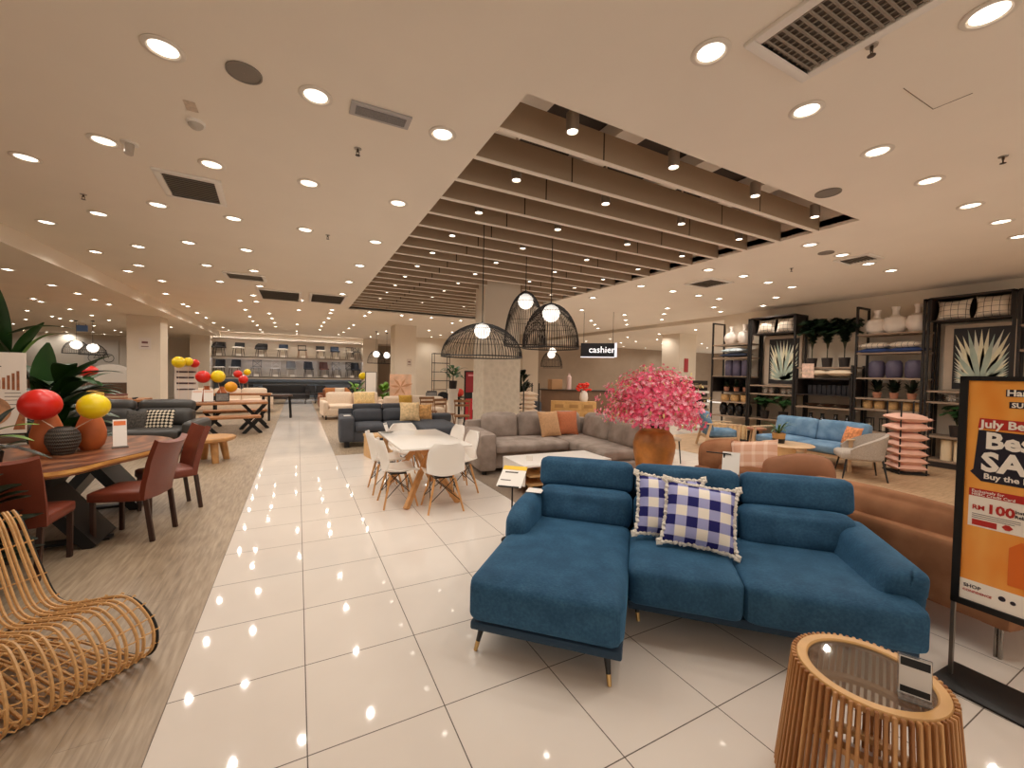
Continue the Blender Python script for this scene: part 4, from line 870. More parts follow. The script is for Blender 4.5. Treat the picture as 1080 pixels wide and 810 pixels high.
for k, y in enumerate((7.65, 7.35, 7.08)): shelf_plant(y, 1.25, 'small dark plant in terracotta pot, %s of three in the farthest shelf box' % ['left', 'middle', 'right'][k], .26, spread=.15)
wick = mat('wicker', (190, 150, 98), .7, var=.25, vscale=40, bump=.4, bscale=120)
for k, y in enumerate((4.32, 4.12, 3.90, 3.68, 3.47)): tag(obj('woven_basket', MB().lathe([(.001, 0), (.075, 0), (.09, .06), (.088, .16), (.08, .17), (.075, .14)], 20), wick, loc=(XM-.05, y, 1.03)), 'small round woven basket, %s from left on the shelf above the pink cushions' % ORD[k+1], 'basket', 'woven baskets')
for k, y in enumerate((7.66, 7.36, 7.06)): tag(obj('woven_basket', MB().lathe([(.001, 0), (.10, 0), (.12, .06), (.115, .18), (.1, .19), (.09, .15)], 20), wick, loc=(XM-.05, y, .97)), 'round woven basket, %s from left on the farthest display shelf' % ORD[k+1], 'basket', 'woven baskets')
blackc = mat('black_ceramic', (24, 22, 24), .25, spec=.6)
for k, y in enumerate((7.74, 7.50, 7.26, 7.02)): tag(obj('oval_vase', MB().lathe([(.001, 0), (.07, 0), (.11, .12), (.105, .26), (.06, .36), (.05, .37)], 20), blackc, loc=(XM, y, .56)), 'black oval vase, %s from left on the lower farthest display shelf' % ORD[k+1], 'vase', 'black oval vases')
for k, y in enumerate((5.45, 5.20, 4.93, 4.70)): tag(obj('bottle_vase', MB().lathe([(.001, 0), (.08, 0), (.12, .08), (.11, .18), (.04, .26), (.035, .34), (.05, .36), (.03, .35)], 20), blackc, loc=(XM, y, .47)), 'glossy black round vase, %s from left behind the blue sofa' % ORD[k+1], 'vase', 'black round vases')
for k, y in enumerate((5.42, 5.1, 4.78)): tag(obj('bowl', MB().lathe([(.001, 0), (.06, 0), (.15, .06), (.16, .07), (.14, .06), (.001, .015)], 20), mat('brown_bowl', (84, 58, 44), .5), loc=(XM, y, .99)), 'shallow brown bowl, %s from left under the dark shelf box' % ORD[k+1], 'bowl', 'brown bowls')
for k in range(9): tag(obj('book', MB().box((0, 0, .11), (.16, .085, .22+.01*(k % 3)), bev=.004), mat('dark_book', (34, 32, 38), .6), loc=(XM+.05, 5.48-.1*k, 1.275)), 'dark bound book, %s from left in the shelf box under the palms' % ORD[k+1], 'book', 'dark books in the shelf box')
for k, y in enumerate((4.3, 4.05, 3.75)):
    t = thing('lantern', 'black lantern, %s from left on the low shelf behind the pink cushions' % ORD[k+1], 'lantern', (XM, y, .55), 0, 'black lanterns')
    obj('body', MB().box((0, 0, .01), (.13, .13, .02)).box((0, 0, .27), (.13, .13, .02)).cyl((-.055, -.055, 0), (-.055, -.055, .27), .008).cyl((.055, -.055, 0), (.055, -.055, .27), .008).cyl((-.055, .055, 0), (-.055, .055, .27), .008).cyl((.055, .055, 0), (.055, .055, .27), .008), dark, t); obj('candle', MB().cyl((0, 0, .02), (0, 0, .15), .035), creamf, t)
for k, y in enumerate((3.08, 2.90, 2.74)): tag(obj('candle', MB().lathe([(.001, 0), (.075, 0), (.078, .02), (.078, .38), (.06, .40), (.001, .39)], 20), mat('candle_cream', (226, 206, 172), .6), loc=(10.92, y, .14)), 'thick cream pillar candle, %s from left on the bottom shelf' % ORD[k+1], 'candle', 'pillar candles on the bottom shelf')
star = mat('ornament_pale', (206, 198, 188), .5); 
def ornaments(z, ys, where):
    for k, y in enumerate(ys):
        mb = MB()
        for a in range(6):
            th = PI*a/6; d = Vector((.3*math.sin(a*2.1), math.cos(th), math.sin(th))).normalized()*.075; mb.cyl(tuple(-d), tuple(d), .012, .012, 6)
        tag(obj('jack_ornament', mb, star if k % 3 else dark, loc=(10.95, y, z+.075)), '%s jack ornament, %s from left under the %s agave picture' % ('pale' if k % 3 else 'dark', ORD[k+1], where), 'ornament', 'jack ornaments on the shelves')
ornaments(1.24, [6.68-.15*k for k in range(6)], 'smaller'); ornaments(1.25, [3.2-.15*k for k in range(6)], 'larger')
# palms and ferns
fern = mat('fern_green', (52, 92, 44), .5, var=.3, vscale=5); palmk = mat('palm_dark', (34, 56, 34), .5, var=.35, vscale=4)
def frond_plant(name, label, x, y, z, h, spread, m, n=12, leaf=.05, pot=None, lean=0):
    t = thing(name, label, 'plant', (x, y, z)); mb = MB(); r2 = random.Random(int(y*77)); st = MB()
    for k in range(n):
        a = 2*PI*k/n+r2.uniform(-.3, .3); e = r2.uniform(.55, 1.0); sp = spread*r2.uniform(.6, 1)
        P = spline([(0, 0, h*.3), (sp*.35*math.cos(a), sp*.35*math.sin(a), h*(.35+.5*e)), (sp*math.cos(a), sp*math.sin(a), h*(.25+.62*e))], 7); st.tube(P, .005, 4)
        for i in range(3, len(P)):
            d = (P[i]-P[i-1]).normalized(); s = d.cross(Vector((0, 0, 1))).normalized(); L = spread*.42*math.sin(PI*(i/len(P))*.9+.15)
            for q in (-1, 1): blade(mb, P[i], P[i]+s*q*L+d*L*.5-Vector((0, 0, L*.25)), leaf, .12, 3)
    st.tube([(0, 0, .05), (0, 0, h*.32)], .012, 5)
    obj('foliage', mb, m, t); obj('stem', st, stemm, t)
    pr_ = pot or .11; obj('pot', MB().lathe([(.001, 0), (pr_*.8, 0), (pr_, pr_*1.9), (pr_*.9, pr_*1.9), (pr_*.8, pr_*1.6)], 18), boxm, t)
for k, y in enumerate((5.42, 5.10, 4.76)): frond_plant('palm', 'dark green palm, %s of three on top of the middle display shelf' % ['left', 'middle', 'right'][k], 10.88, y, 1.92, 1.24, .33, palmk, 26, .085)
for k, y in enumerate((6.52, 6.05)): frond_plant('fern', 'bright green fern, %s of two below the smaller agave picture' % ['left', 'right'][k], 10.92, y, .58, .66, .34, fern, 13, .05)
frond_plant('fern', 'green fern on the shelf below the larger agave picture', 10.92, 2.95, .60, .66, .30, fern, 12, .05)
# agave pictures
agd = mat('picture_black', (38, 36, 38), .5); mount = mat('linen_mount', (196, 178, 158), .8, var=.05)
agv = [mat('agave_pale', (226, 226, 208), .6, var=.12, vscale=5), mat('agave_green', (176, 192, 176), .6, var=.12, vscale=5), mat('agave_cream', (236, 230, 198), .6, var=.12, vscale=5)]
def agave(label, y0, y1, z0, z1, mats_):
    t = thing('framed_picture', label, 'picture', (11.16, (y0+y1)/2, z0), R(-90)); w_ = y1-y0; h_ = z1-z0
    obj('mount', MB().box((0, .03, h_/2), (w_, .04, h_)), mount, t)
    iw = w_*.80; ih = h_*.92; obj('print', MB().box((w_*.04, .005, h_*.48), (iw, .015, ih)), agd, t)
    mbs = [MB(), MB(), MB()]; r2 = random.Random(5)
    for k in range(35):
        a = -1.5+3.0*((k*13) % 35)/34; L = ih*(.52+.40*math.cos(a))*r2.uniform(.85, 1.08); bx = w_*.04; bz = ih*.10+.02
        dx, dz = math.sin(a), math.cos(a); L = min(L, (iw/2-.02)/max(.05, abs(dx)), (ih*.88)/max(.05, dz)); wd = .026+.020*math.cos(a); px, pz = dz, -dx
        y_ = -.004-.0012*(k % 3)
        mbs[(k*2) % 3].quad((bx-px*wd*.6, y_, bz-pz*wd*.6), (bx+px*wd*.6, y_, bz+pz*wd*.6), (bx+dx*L*.5+px*wd, y_, bz+dz*L*.5+pz*wd), (bx+dx*L, y_, bz+dz*L)).quad((bx-px*wd*.6, y_, bz-pz*wd*.6), (bx+dx*L, y_, bz+dz*L), (bx+dx*L*.5-px*wd, y_, bz+dz*L*.5-pz*wd), (bx-px*wd*.55, y_, bz-pz*wd*.55))
    for i in range(3): obj('painted_leaf', mbs[i], agv[i], t, smooth=False)
agave('smaller agave picture in pale mount on the display shelf', 5.80, 6.72, 1.47, 2.74, agv); agave('larger agave picture in pale mount on the display shelf, beside the poster', 2.33, 3.24, 1.47, 2.72, agv)
tag(obj('sale_card', MB().box((0, 0, .17), (.01, .26, .34)), mat('card_pinkish', (222, 190, 172), .6, var=.3, vscale=14), loc=(10.74, 5.42, 1.66), rot=(0, R(-3), 0)), 'white and pink card propped on the shelf under the palms', 'card')

# ---------------------------------------------------------------- lounge group in front of the shelving
g = G('sky_blue_weave', .9, .15); g.out(g.ramp(g.noise(6, 3), [(.35, (92, 124, 152)), (.65, (120, 150, 176))])); skyf = g.m
paleoak = mat('pale_oak', (206, 174, 138), .5, var=.08, vscale=10)
S2 = thing('two_seat_sofa', 'light blue two-seat sofa with pale wooden frame in front of shelving', 'sofa', (9.05, 4.5, 0), R(-97))
# local: +x towards +y side... front is -y
obj('frame', MB().box((0, 0, .24), (1.9, .74, .05)).box((0, .36, .55), (1.9, .04, .04)), paleoak, S2)
for x in (-.93, .93):
    obj('armrest', MB().box((x, -.02, .58), (.07, .80, .03), bev=.008), paleoak, S2)
    for y in (-.34, .34): obj('leg', MB().beam((x, y*1.05, 0), (x, y, .58), .045, .05, .006), paleoak, S2)
for x in (-.44, .44):
    obj('seat_cushion', MB().soft((x, -.03, .35), (.88, .74, .17), .05, (0, .01, .02), n=8), skyf, S2); obj('back_cushion', MB().soft((x, .28, .62), (.88, .18, .42), .06, (0, .03, .01), rx=R(-12), n=8), skyf, S2)
lean_pillow('scatter_cushion', 'orange patterned cushion at the right end of the light blue sofa', 'cushion', (9.0, 3.78, .60), .36, .36, .12, mat('orange_patterned', (206, 132, 84), .9, var=.4, vscale=22), R(70), R(-115))
AC = thing('lounge_chair', 'light blue lounge chair with pale wooden frame, far left of the lounge group', 'chair', (8.75, 6.28, 0), R(52))
# local front = -y  (turned to face the low round table)
for x in (-.34, .34):
    obj('side_frame', MB().beam((x, -.34, 0), (x, -.30, .56), .04, .05, .006).beam((x, .40, 0), (x, .26, .56), .04, .05, .006).box((x, -.02, .57), (.06, .72, .03), bev=.008).beam((x, -.32, .28), (x, .33, .22), .03, .04), paleoak, AC)
obj('seat_cushion', MB().soft((0, -.04, .35), (.62, .66, .16), .05, (0, .01, .02), n=8), skyf, AC); obj('back_cushion', MB().soft((0, .30, .60), (.60, .16, .50), .05, (0, .02, 0), rx=R(-16), n=8), skyf, AC)
obj('cross_rail', MB().box((0, -.3, .25), (.64, .04, .05)).box((0, .3, .25), (.64, .04, .05)), paleoak, AC)
tweed = mat('grey_tweed', (172, 160, 148), .9, var=.12, vscale=60, bump=.3, bscale=200)
TC = thing('tub_chair', 'grey tweed tub chair on thin black legs on the light planks', 'chair', (8.37, 3.38, 0), R(215))
def tub(u, v):
    a = (-.18+1.36*u)*PI; top = .46+.30*max(0, math.sin(PI*max(0, min(1, (u+.02)/1.04))))**.8
    z = .36+(top-.36)*v; r_ = .31+.05*v; return (r_*math.cos(a)*1.05, r_*math.sin(a)*.95-.02, z)
obj('tub_back', MB().surf(tub, 22, 8, .05), tweed, TC); obj('seat_cushion', MB().soft((0, -.04, .38), (.54, .56, .13), .05, (0, .01, .02), n=7), tweed, TC)
for x in (-.25, .25):
    for y in (-.25, .25): obj('leg', MB().cyl((x*1.15, y*1.15, 0), (x*.9, y*.9, .36), .011, .016, 8), blackleg, TC)
RD = thing('round_coffee_table', 'low round wooden coffee table with drum base beside light blue sofa', 'coffee table', (7.92, 4.30, 0))
obj('top', MB().lathe([(.001, .42), (.40, .42), (.42, .435), (.40, .45), (.001, .45)], 40), paleoak, RD); obj('drum_base', MB().lathe([(.001, 0), (.22, 0), (.22, .42), (.001, .42)], 28, c=(-.08, .05, 0)), oak, RD)
obj('leg', MB().cyl((.28, -.18, 0), (.26, -.17, .42), .02), paleoak, RD)
PP = thing('potted_plant', 'small strap leaved plant in tan and black pot on the round coffee table', 'plant', (7.86, 4.42, .45)); lf = MB()
for k in range(16):
    a = 2*PI*k/16+rnd.uniform(-.2, .2); e = rnd.uniform(.7, 1); blade(lf, (0, 0, .16), (.32*e*math.cos(a), .32*e*math.sin(a), .20+.22*rnd.random()), .035, .25, 6)
obj('foliage', lf, fern, PP); obj('pot', MB().lathe([(.001, 0), (.09, 0), (.11, .17), (.10, .18), (.09, .15)], 20), mat('tan_pot', (186, 140, 84), .6), PP); obj('pot_base', MB().lathe([(.08, .0), (.094, .0), (.104, .08), (.09, .08), (.08, 0)], 20, cap=False), dark, PP)
RK = thing('cushion_rack', 'black wire rack on the planks holding the stack of pink cushions', 'rack', (9.55, 3.20, 0), R(-40))
for x in (-.20, .20):
    for y in (-.18, .18): obj('post', MB().cyl((x, y, 0), (x, y, 1.27), .012), dark, RK)
obj('base', MB().box((0, 0, .03), (.46, .42, .02)).box((0, 0, .015), (.40, .03, .03)), dark, RK)
pinkf = mat('blush_fabric', (226, 178, 158), .9, var=.06); 
for k, z in enumerate((.10, .22, .35, .49, .63, .80, .96)):
    o = obj('scatter_cushion', MB().pillow(.56 if k > 4 else .46, .44, .17, 12, pinch=.05), pinkf, loc=(9.55, 3.20, z+.02)); o.rotation_euler = (R(2), R(rnd.uniform(-3, 3)), R(-40)); tag(o, 'blush pink cushion, %s from the bottom of the black rack' % ORD[k+1], 'cushion', 'blush cushions in the rack')
# things seen around the lounge edge
BC = thing('side_chair', 'beige side chair on slim black legs right of the blossom pot', 'chair', (6.25, 5.62, 0), R(-20)); beigef = mat('beige_fabric', (176, 158, 138), .85, var=.06)
obj('seat', MB().soft((0, 0, .45), (.46, .46, .07), .03, n=6), beigef, BC); obj('backrest', MB().surf(lambda u, v: ((u-.5)*.44, .2+.06*v+.05*math.sin(PI*u), .46+.40*v), 10, 6, .035), beigef, BC)
for x in (-.19, .19):
    for y in (-.19, .19): obj('leg', MB().cyl((x*1.15, y*1.15, 0), (x, y, .43), .01, .014, 8), blackleg, BC)
TS = thing('stool', 'small terracotta topped stool standing left of the light blue sofa', 'stool', (9.75, 6.0, 0))
obj('seat', MB().lathe([(.001, .40), (.2, .40), (.21, .43), (.2, .45), (.001, .455)], 24), terrap, TS)
for a in (0, 1.57, 3.14, 4.71): obj('leg', MB().cyl((.17*math.cos(a), .17*math.sin(a), 0), (.12*math.cos(a), .12*math.sin(a), .41), .018), paleoak, TS)
RL = thing('log_basket', 'low dark tray of stacked pale split logs beside the light blue lounge chair', 'log holder', (9.9, 6.75, 0)); obj('tray', MB().box((0, 0, .06), (.3, 1.1, .08)).box((0, .54, .2), (.3, .03, .3)).box((0, -.54, .2), (.3, .03, .3)), boxm, RL)
for k in range(9): tag(obj('split_log', MB().cyl((0, 0, 0), (.0, .0, .34), .052, .05, 9), mat('birch_log', (226, 196, 150), .7, var=.15, vscale=20), loc=(9.9, 7.20-.113*k, .10)), 'pale upright split log, %s from left in the low dark tray' % ORD[k+1], 'log', 'split logs in the tray')
# ---------------------------------------------------------------- wire cage pendants over the grey sofa
wire = mat('cage_wire', (28, 23, 21), .45, spec=.4)
globe = mat('globe_glow', (255, 248, 238), .4, emit=(255, 246, 234), estr=1.6)
def pendant(label, x, y, zr, r, h, zg, rg, n=64, ztop=3.95, flare=1.12):
    t = thing('cage_pendant', label, 'pendant lamp', (x, y, zr), 0, 'wire cage pendants'); mb = MB()
    prof = [(r*math.cos(PI/2*q)**flare if q < 1 else .0, h*math.sin(PI/2*q)**1.0) for q in [i/10 for i in range(11)]]; prof[-1] = (.03, h)
    for k in range(n):
        a = 2*PI*k/n; mb.tube([(p*math.cos(a), p*math.sin(a), z) for p, z in prof], .0038, 4, caps=False)
    for (p, z), th in ((prof[0], .009), (prof[3], .003), (prof[6], .003), (prof[-1], .008)): mb.tube([(p*math.cos(2*PI*k/40), p*math.sin(2*PI*k/40), z) for k in range(40)], th, 5, closed=True)
    obj('wire_shade', mb, wire, t)
    obj('globe', MB().sph((0, 0, zg-zr), rg, u=28, v=16), globe, t)
    obj('cord', MB().cyl((0, 0, h), (0, 0, ztop-zr), .006, .006, 6).cyl((0, 0, zg-zr+rg*.9), (0, 0, h+.02), .018, .012, 8), dark, t)
    obj('canopy', MB().lathe([(.001, 0), (.05, 0), (.05, .03), (.001, .03)], 16, c=(0, 0, ztop-zr)), dark, t)
    return t
pendant('wide low dome wire pendant, left of the three near the column', 2.15, 5.0, 1.84, .53, .44, 2.185, .105, 72, 4.22, 1.12)
pendant('tall round wire pendant, front right of the three near the column', 3.215, 5.0, 2.0, .405, .64, 2.50, .125, 72, 4.22, 1.0)
pendant('tall narrow wire pendant, behind the other two near the column', 3.27, 5.85, 2.08, .34, .88, 2.80, .125, 60, 4.22, 1.0)
pendant('far black dome pendant, left of the pair at the far left', -7.0, 20.2, 2.06, .36, .46, 2.37, .16, 40, 3.2, .9); pendant('far black dome pendant, right of the pair at the far left', -6.5, 20.0, 2.02, .36, .40, 2.27, .16, 40, 3.2, .9)
pendant('far black bell pendant, left of the pair beside the middle column', 3.25, 20.0, 2.0, .40, .58, 2.42, .15, 40, 3.45, .9); pendant('far black bell pendant, right of the pair beside the middle column', 3.8, 20.4, 2.0, .38, .5, 2.40, .15, 40, 3.45, .9)
pendant('far black bell pendant, left of the pair behind the cashier', 11.9, 18.4, 2.05, .55, .8, 2.68, .2, 44, 3.45, .9); pendant('far black bell pendant, right of the pair behind the cashier', 13.0, 20.0, 2.0, .6, .95, 2.95, .22, 44, 3.45, .9)

# ---------------------------------------------------------------- hanging cashier sign
CS = thing('hanging_sign', 'black hanging sign lettered cashier with white end cap', 'sign', (7.55, 10.0, 2.18), R(-40))
obj('panel', MB().box((.46, 0, .20), (.98, .07, .40)), mat('sign_black', (18, 18, 28), .4), CS)
obj('edge_cap', MB().box((.985, 0, .20), (.07, .09, .42)).box((.46, 0, -.012), (.98, .08, .025)), mat('sign_white_edge', (232, 232, 240), .4, emit=(235, 238, 250), estr=.7), CS)
obj('lettering', text_mesh('cashier', .27, .004, .004), mat('sign_letters', (255, 255, 255), .4, emit=(250, 250, 255), estr=.9), CS, loc=(.20, -.038, .12), rot=(R(90), 0, 0))
for x in (.05, .9): obj('hanger', MB().cyl((x, 0, .4), (x, 0, 1.32), .008), steel, CS)

# ---------------------------------------------------------------- ceiling fittings
grille = mat('vent_grille', (150, 138, 124), .5); ventdk = mat('vent_dark', (92, 80, 70), .9)
def vent(label, x, y, w, d, rz=0, z=CZ, slats=14, name='ceiling_vent', cross=0):
    t = thing(name, label, 'air vent', (x, y, z), rz, 'ceiling air vents')
    obj('frame', MB().box((0, -d/2-.03, -.012), (w+.12, .06, .024), bev=.004).box((0, d/2+.03, -.012), (w+.12, .06, .024), bev=.004).box((-w/2-.03, 0, -.012), (.06, d, .024), bev=.004).box((w/2+.03, 0, -.012), (.06, d, .024), bev=.004), white, t)
    obj('backing', MB().box((0, 0, -.002), (w, d, .003)), ventdk, t)
    mb = MB()
    for k in range(slats): mb.box((0, -d/2+d*(k+.5)/slats, -.012), (w, d/slats*.42, .006), rx=R(25))
    for k in range(cross): mb.box((-w/2+w*(k+.5)/cross, 0, -.008), (.006, d, .008))
    obj('louvre', mb, grille, t); return t
vent('large square louvred vent at the top edge beside the corner downlight', 2.50, .97, .46, .95, R(0), slats=22, cross=10)
vent('louvred vent left of centre, between downlight rows over the slab table', -.98, 5.40, .42, .60, R(3), slats=12)
vent('wide double vent over the aisle, left of the pair', -.40, 12.0, .84, 1.4, slats=10); vent('wide double vent over the aisle, right of the pair', .68, 11.85, .74, 1.3, slats=10)
vent('narrow vent above the middle aisle between downlights', -.95, 9.98, .6, .5, slats=8)
vent('square vent on the right ceiling past the slatted opening', 7.2, 5.48, .55, .5, slats=9); vent('small vent on the right ceiling between two downlights', 7.66, 3.22, .35, .35, slats=8)
RG = thing('return_grille', 'long narrow grey grille panel beside downlights, left of slatted opening', 'air vent', (.53, 3.165, CZ), R(-1)); obj('frame', MB().box((0, 0, -.008), (.42, .16, .016), bev=.003), mat('grille_frame', (176, 170, 168), .5), RG); obj('mesh', MB().box((0, 0, -.017), (.35, .10, .004)), mat('grille_mesh', (120, 116, 116), .6, var=.2, vscale=120), RG)
def disc(name, label, cat, x, y, r, m, z=CZ, grp=None): return tag(obj(name, MB().lathe([(.001, -.008), (r*.86, -.008), (r*.9, -.014), (r, -.012), (r, 0)], 28, cap=False), m, loc=(x, y, z)), label, cat, grp)
spk = mat('speaker_grey', (132, 122, 112), .6)
disc('ceiling_speaker', 'round grey ceiling speaker between two downlights at upper left', 'speaker', -.31, 3.15, .10, spk); disc('ceiling_speaker', 'round grey ceiling speaker near the right end of the slatted opening', 'speaker', 4.70, 2.25, .11, spk); disc('ceiling_speaker', 'round grey ceiling speaker past the right end of the slats', 'speaker', 6.9, 3.3, .1, spk)
SD = thing('smoke_detector', 'white domed smoke detector under the ceiling at upper left', 'smoke detector', (-.70, 3.96, CZ)); obj('base', MB().lathe([(.001, -.02), (.06, -.02), (.062, 0)], 24, cap=False), white, SD); obj('dome', MB().lathe([(.001, -.055), (.03, -.05), (.045, -.035), (.05, -.02)], 24, cap=False), mat('detector_grey', (190, 180, 168), .5), SD)
tag(obj('ceiling_label', MB().box((0, 0, -.002), (.07, .13, .003)), mat('label_pale', (206, 186, 166), .6, var=.15, vscale=30), loc=(-.69, 3.74, CZ)), 'small square label stuck on the ceiling beside the smoke detector', 'label')
EL = thing('ceiling_camera', 'small white cylinder fitting under the ceiling beside a left downlight', 'camera', (-1.26, 4.60, CZ)); obj('base', MB().lathe([(.001, -.012), (.06, -.012), (.06, 0)], 20, cap=False), white, EL); obj('barrel', MB().cyl((0, 0, -.012), (0, -.02, -.10), .032, .03, 16), mat('detector_grey', (190, 180, 168), .5), EL)
def sprink(label, x, y, z=CZ):
    t = thing('sprinkler', label, 'sprinkler', (x, y, z), 0, 'ceiling sprinklers'); obj('rosette', MB().lathe([(.001, -.006), (.028, -.006), (.03, 0)], 18, cap=False), chrome, t)
    obj('head', MB().cyl((0, 0, 0), (0, 0, -.03), .01, .008, 8).cyl((-.012, 0, -.025), (-.008, 0, -.055), .003, .003, 6).cyl((.012, 0, -.025), (.008, 0, -.055), .003, .003, 6).lathe([(.001, -.06), (.02, -.058), (.02, -.055), (.001, -.055)], 14, cap=False), mat('sprinkler_dark', (80, 68, 58), .3, metal=.7), t)
sprink('ceiling sprinkler left of the slatted opening below the narrow grille', .44, 3.74); sprink('ceiling sprinkler at far left between the dropped bulkhead and a downlight', -2.09, 6.22); sprink('ceiling sprinkler beside the big louvred vent at the top', 2.84, 1.17); sprink('ceiling sprinkler at the upper right of the picture', 5.17, 1.20); sprink('ceiling sprinkler over the aisle left of the slats', .36, 6.3); sprink('ceiling sprinkler on the right ceiling near the square vent', 7.4, 4.05)
hs = MB().tube([(3.43, 1.236, CZ-.001), (3.866, 1.23, CZ-.001), (3.869, 1.043, CZ-.001)], .0025, 4).tube([(4.16, .84, CZ-.001), (4.2, .55, CZ-.001)], .0025, 4)
struct('trim_4', hs, mat('hatch_seam', (120, 100, 82), .9))
# ---------------------------------------------------------------- chair display wall at the end of the aisle
dispw = mat('display_grey', (206, 196, 182), .8, spec=.2); dispb = mat('display_blue_grey', (104, 112, 118), .7)
struct('wall_back_display', MB().box((-.25, 26.3, 1.6), (7.4, .1, 3.2)), dispw)
struct('wall_back_display_header', MB().box((-.25, 25.9, 3.28), (7.4, .9, .12)), paint)
DW = thing('chair_display', 'long two-shelf chair display wall at the far end of the aisle', 'display shelf', (-.25, 25.75, 0))
for z in (2.24, 1.20): obj('shelf_board', MB().box((0, 0, z), (7.2, .95, .07)), mat('display_board', (196, 182, 166), .5), DW)
obj('lower_fascia', MB().box((0, .1, 1.06), (7.2, .08, .22)), dispb, DW); obj('lower_panel', MB().box((0, .42, .5), (7.2, .05, .9)), dispb, DW)
obj('light_rail', MB().box((0, -.38, 3.06), (7.2, .05, .06)), dark, DW)
obj('front_lip', MB().box((0, -.465, 2.20), (7.2, .02, .12)).box((0, -.465, 1.16), (7.2, .02, .12)).box((0, -.42, 3.05), (7.2, .02, .16)), mat('display_lip', (206, 192, 176), .5), DW)
for z_, e_ in ((3.04, 26), (2.198, 14), (1.158, 7)): obj('light_strip', MB().box((0, -.34 if z_ > 3 else -.42, z_), (7.1, .05, .012)), mat('led_strip_%d' % e_, (240, 244, 255), .4, emit=(255, 244, 230) if e_ > 20 else (226, 236, 255), estr=e_), DW)
dcols = dict(black=(30, 28, 30), navy=(34, 48, 70), white=(222, 214, 204), grey=(120, 116, 112), brown=(94, 54, 38), burgundy=(84, 44, 44), wood=(140, 96, 60))
def dchair(label, loc, seat, back, legc, style, rz=R(180), sc=1, grp='chairs on the display wall'):
    t = thing('display_chair', label, 'chair', loc, rz, grp); lm = mat('dc_'+legc, dcols[legc], .5); sm = mat('dcs_'+seat, dcols[seat], .6); bm_ = mat('dcs_'+back, dcols[back], .6)
    # faces local +y
    if style == 'tub':
        obj('seat', MB().soft((0, 0, .44), (.52, .48, .10), .04, n=4), sm, t); obj('backrest', MB().surf(lambda u, v: (.28*math.cos(PI*(1+u)), -.02+.26*math.sin(PI*(1+u)), .44+(.12+.24*math.sin(PI*u))*v), 12, 3, .04), bm_, t)
    elif style == 'ladder':
        obj('seat', MB().soft((0, 0, .45), (.42, .42, .05), .02, n=4), sm, t); obj('backrest', MB().box((0, -.2, .72), (.42, .025, .06)).box((0, -.21, .84), (.46, .03, .07)).cyl((-.19, -.18, .45), (-.2, -.21, .86), .014, n=6).cyl((.19, -.18, .45), (.2, -.21, .86), .014, n=6), bm_, t)
    elif style == 'lattice':
        obj('seat', MB().soft((0, 0, .45), (.44, .42, .04), .02, n=4), sm, t); mb = MB().box((0, -.2, .86), (.44, .025, .03)).box((0, -.2, .52), (.44, .02, .02)).cyl((-.2, -.18, .45), (-.2, -.2, .87), .014, n=6).cyl((.2, -.18, .45), (.2, -.2, .87), .014, n=6).cyl((-.19, -.2, .53), (.19, -.2, .85), .01, n=5).cyl((.19, -.2, .53), (-.19, -.2, .85), .01, n=5); obj('backrest', mb, bm_, t)
    else:
        obj('seat', MB().soft((0, 0, .45), (.46, .44, .08), .03, n=4), sm, t); obj('backrest', MB().surf(lambda u, v: ((u-.5)*.46*(1-.12*v*v), -.18-.07*v+.06*math.sin(PI*u)*-1+.04, .46+.40*v), 8, 4, .035), bm_, t)
    for x in (-1, 1):
        for y in (-1, 1): obj('leg', MB().cyl((x*.22, y*.20, 0), (x*.17, y*.15, .43), .012, .016, 6), lm, t)
    return t
row1 = [(228, 'black', 'black', 'black', 'tub', 'black low tub chair'), (250, 'white', 'black', 'black', 'plain', 'black square-backed chair with white seat edge'), (272, 'black', 'black', 'black', 'tub', 'black armchair with wide curved back'), (293.6, 'white', 'navy', 'black', 'plain', 'navy chair with pale seat edge'), (314.5, 'black', 'black', 'wood', 'ladder', 'black ladder-back wooden chair'), (334.6, 'white', 'black', 'black', 'plain', 'black high-backed chair with pale seat front'), (351, 'navy', 'navy', 'black', 'plain', 'dark navy high-backed chair'), (368.7, 'white', 'black', 'black', 'ladder', 'black ladder-back chair with white seat'), (381.5, 'black', 'black', 'black', 'lattice', 'black chair cut by the right column')]
row2 = [(228, 'white', 'black', 'black', 'plain', 'black rounded chair with white seat edge'), (246.5, 'white', 'black', 'burgundy', 'plain', 'black chair with burgundy legs'), (267, 'grey', 'grey', 'grey', 'lattice', 'thin grey wire-frame chair'), (286, 'white', 'white', 'grey', 'lattice', 'thin white wire-frame chair'), (303, 'grey', 'grey', 'white', 'plain', 'dark grey shell chair on pale legs'), (321.5, 'black', 'black', 'black', 'plain', 'plain black chair'), (338.5, 'brown', 'brown', 'black', 'plain', 'brown leather chair'), (352.5, 'grey', 'grey', 'black', 'lattice', 'grey lattice-back chair'), (368.6, 'black', 'black', 'black', 'lattice', 'black cross-back chair'), (381.5, 'black', 'black', 'black', 'plain', 'dark chair cut by the right column')]
def xof(px, y=25.6): return (px-309.6)*(y/24.4)*.0441+.0
for row, z, nm in ((row1, 2.275, 'upper'), (row2, 1.235, 'lower')):
    for i, (px, s_, b_, l_, st_, d_) in enumerate(row):
        x = max(-3.6, min(3.03, xof(px))); dchair('%s, %s from left on the %s display shelf' % (d_, ORD[i+1], nm), (x, 25.78, z), s_, b_, l_, st_, R(180+(-12 if i < 4 else 8)))
        if px < 380: tag(obj('price_label', MB().box((0, 0, .06), (.22, .02, .12)), paper, loc=(x+.05, 25.36, z)), 'white price label in front of the %s chair on the %s display shelf' % (ORD[i+1], nm), 'price card', 'price labels on the display shelves')
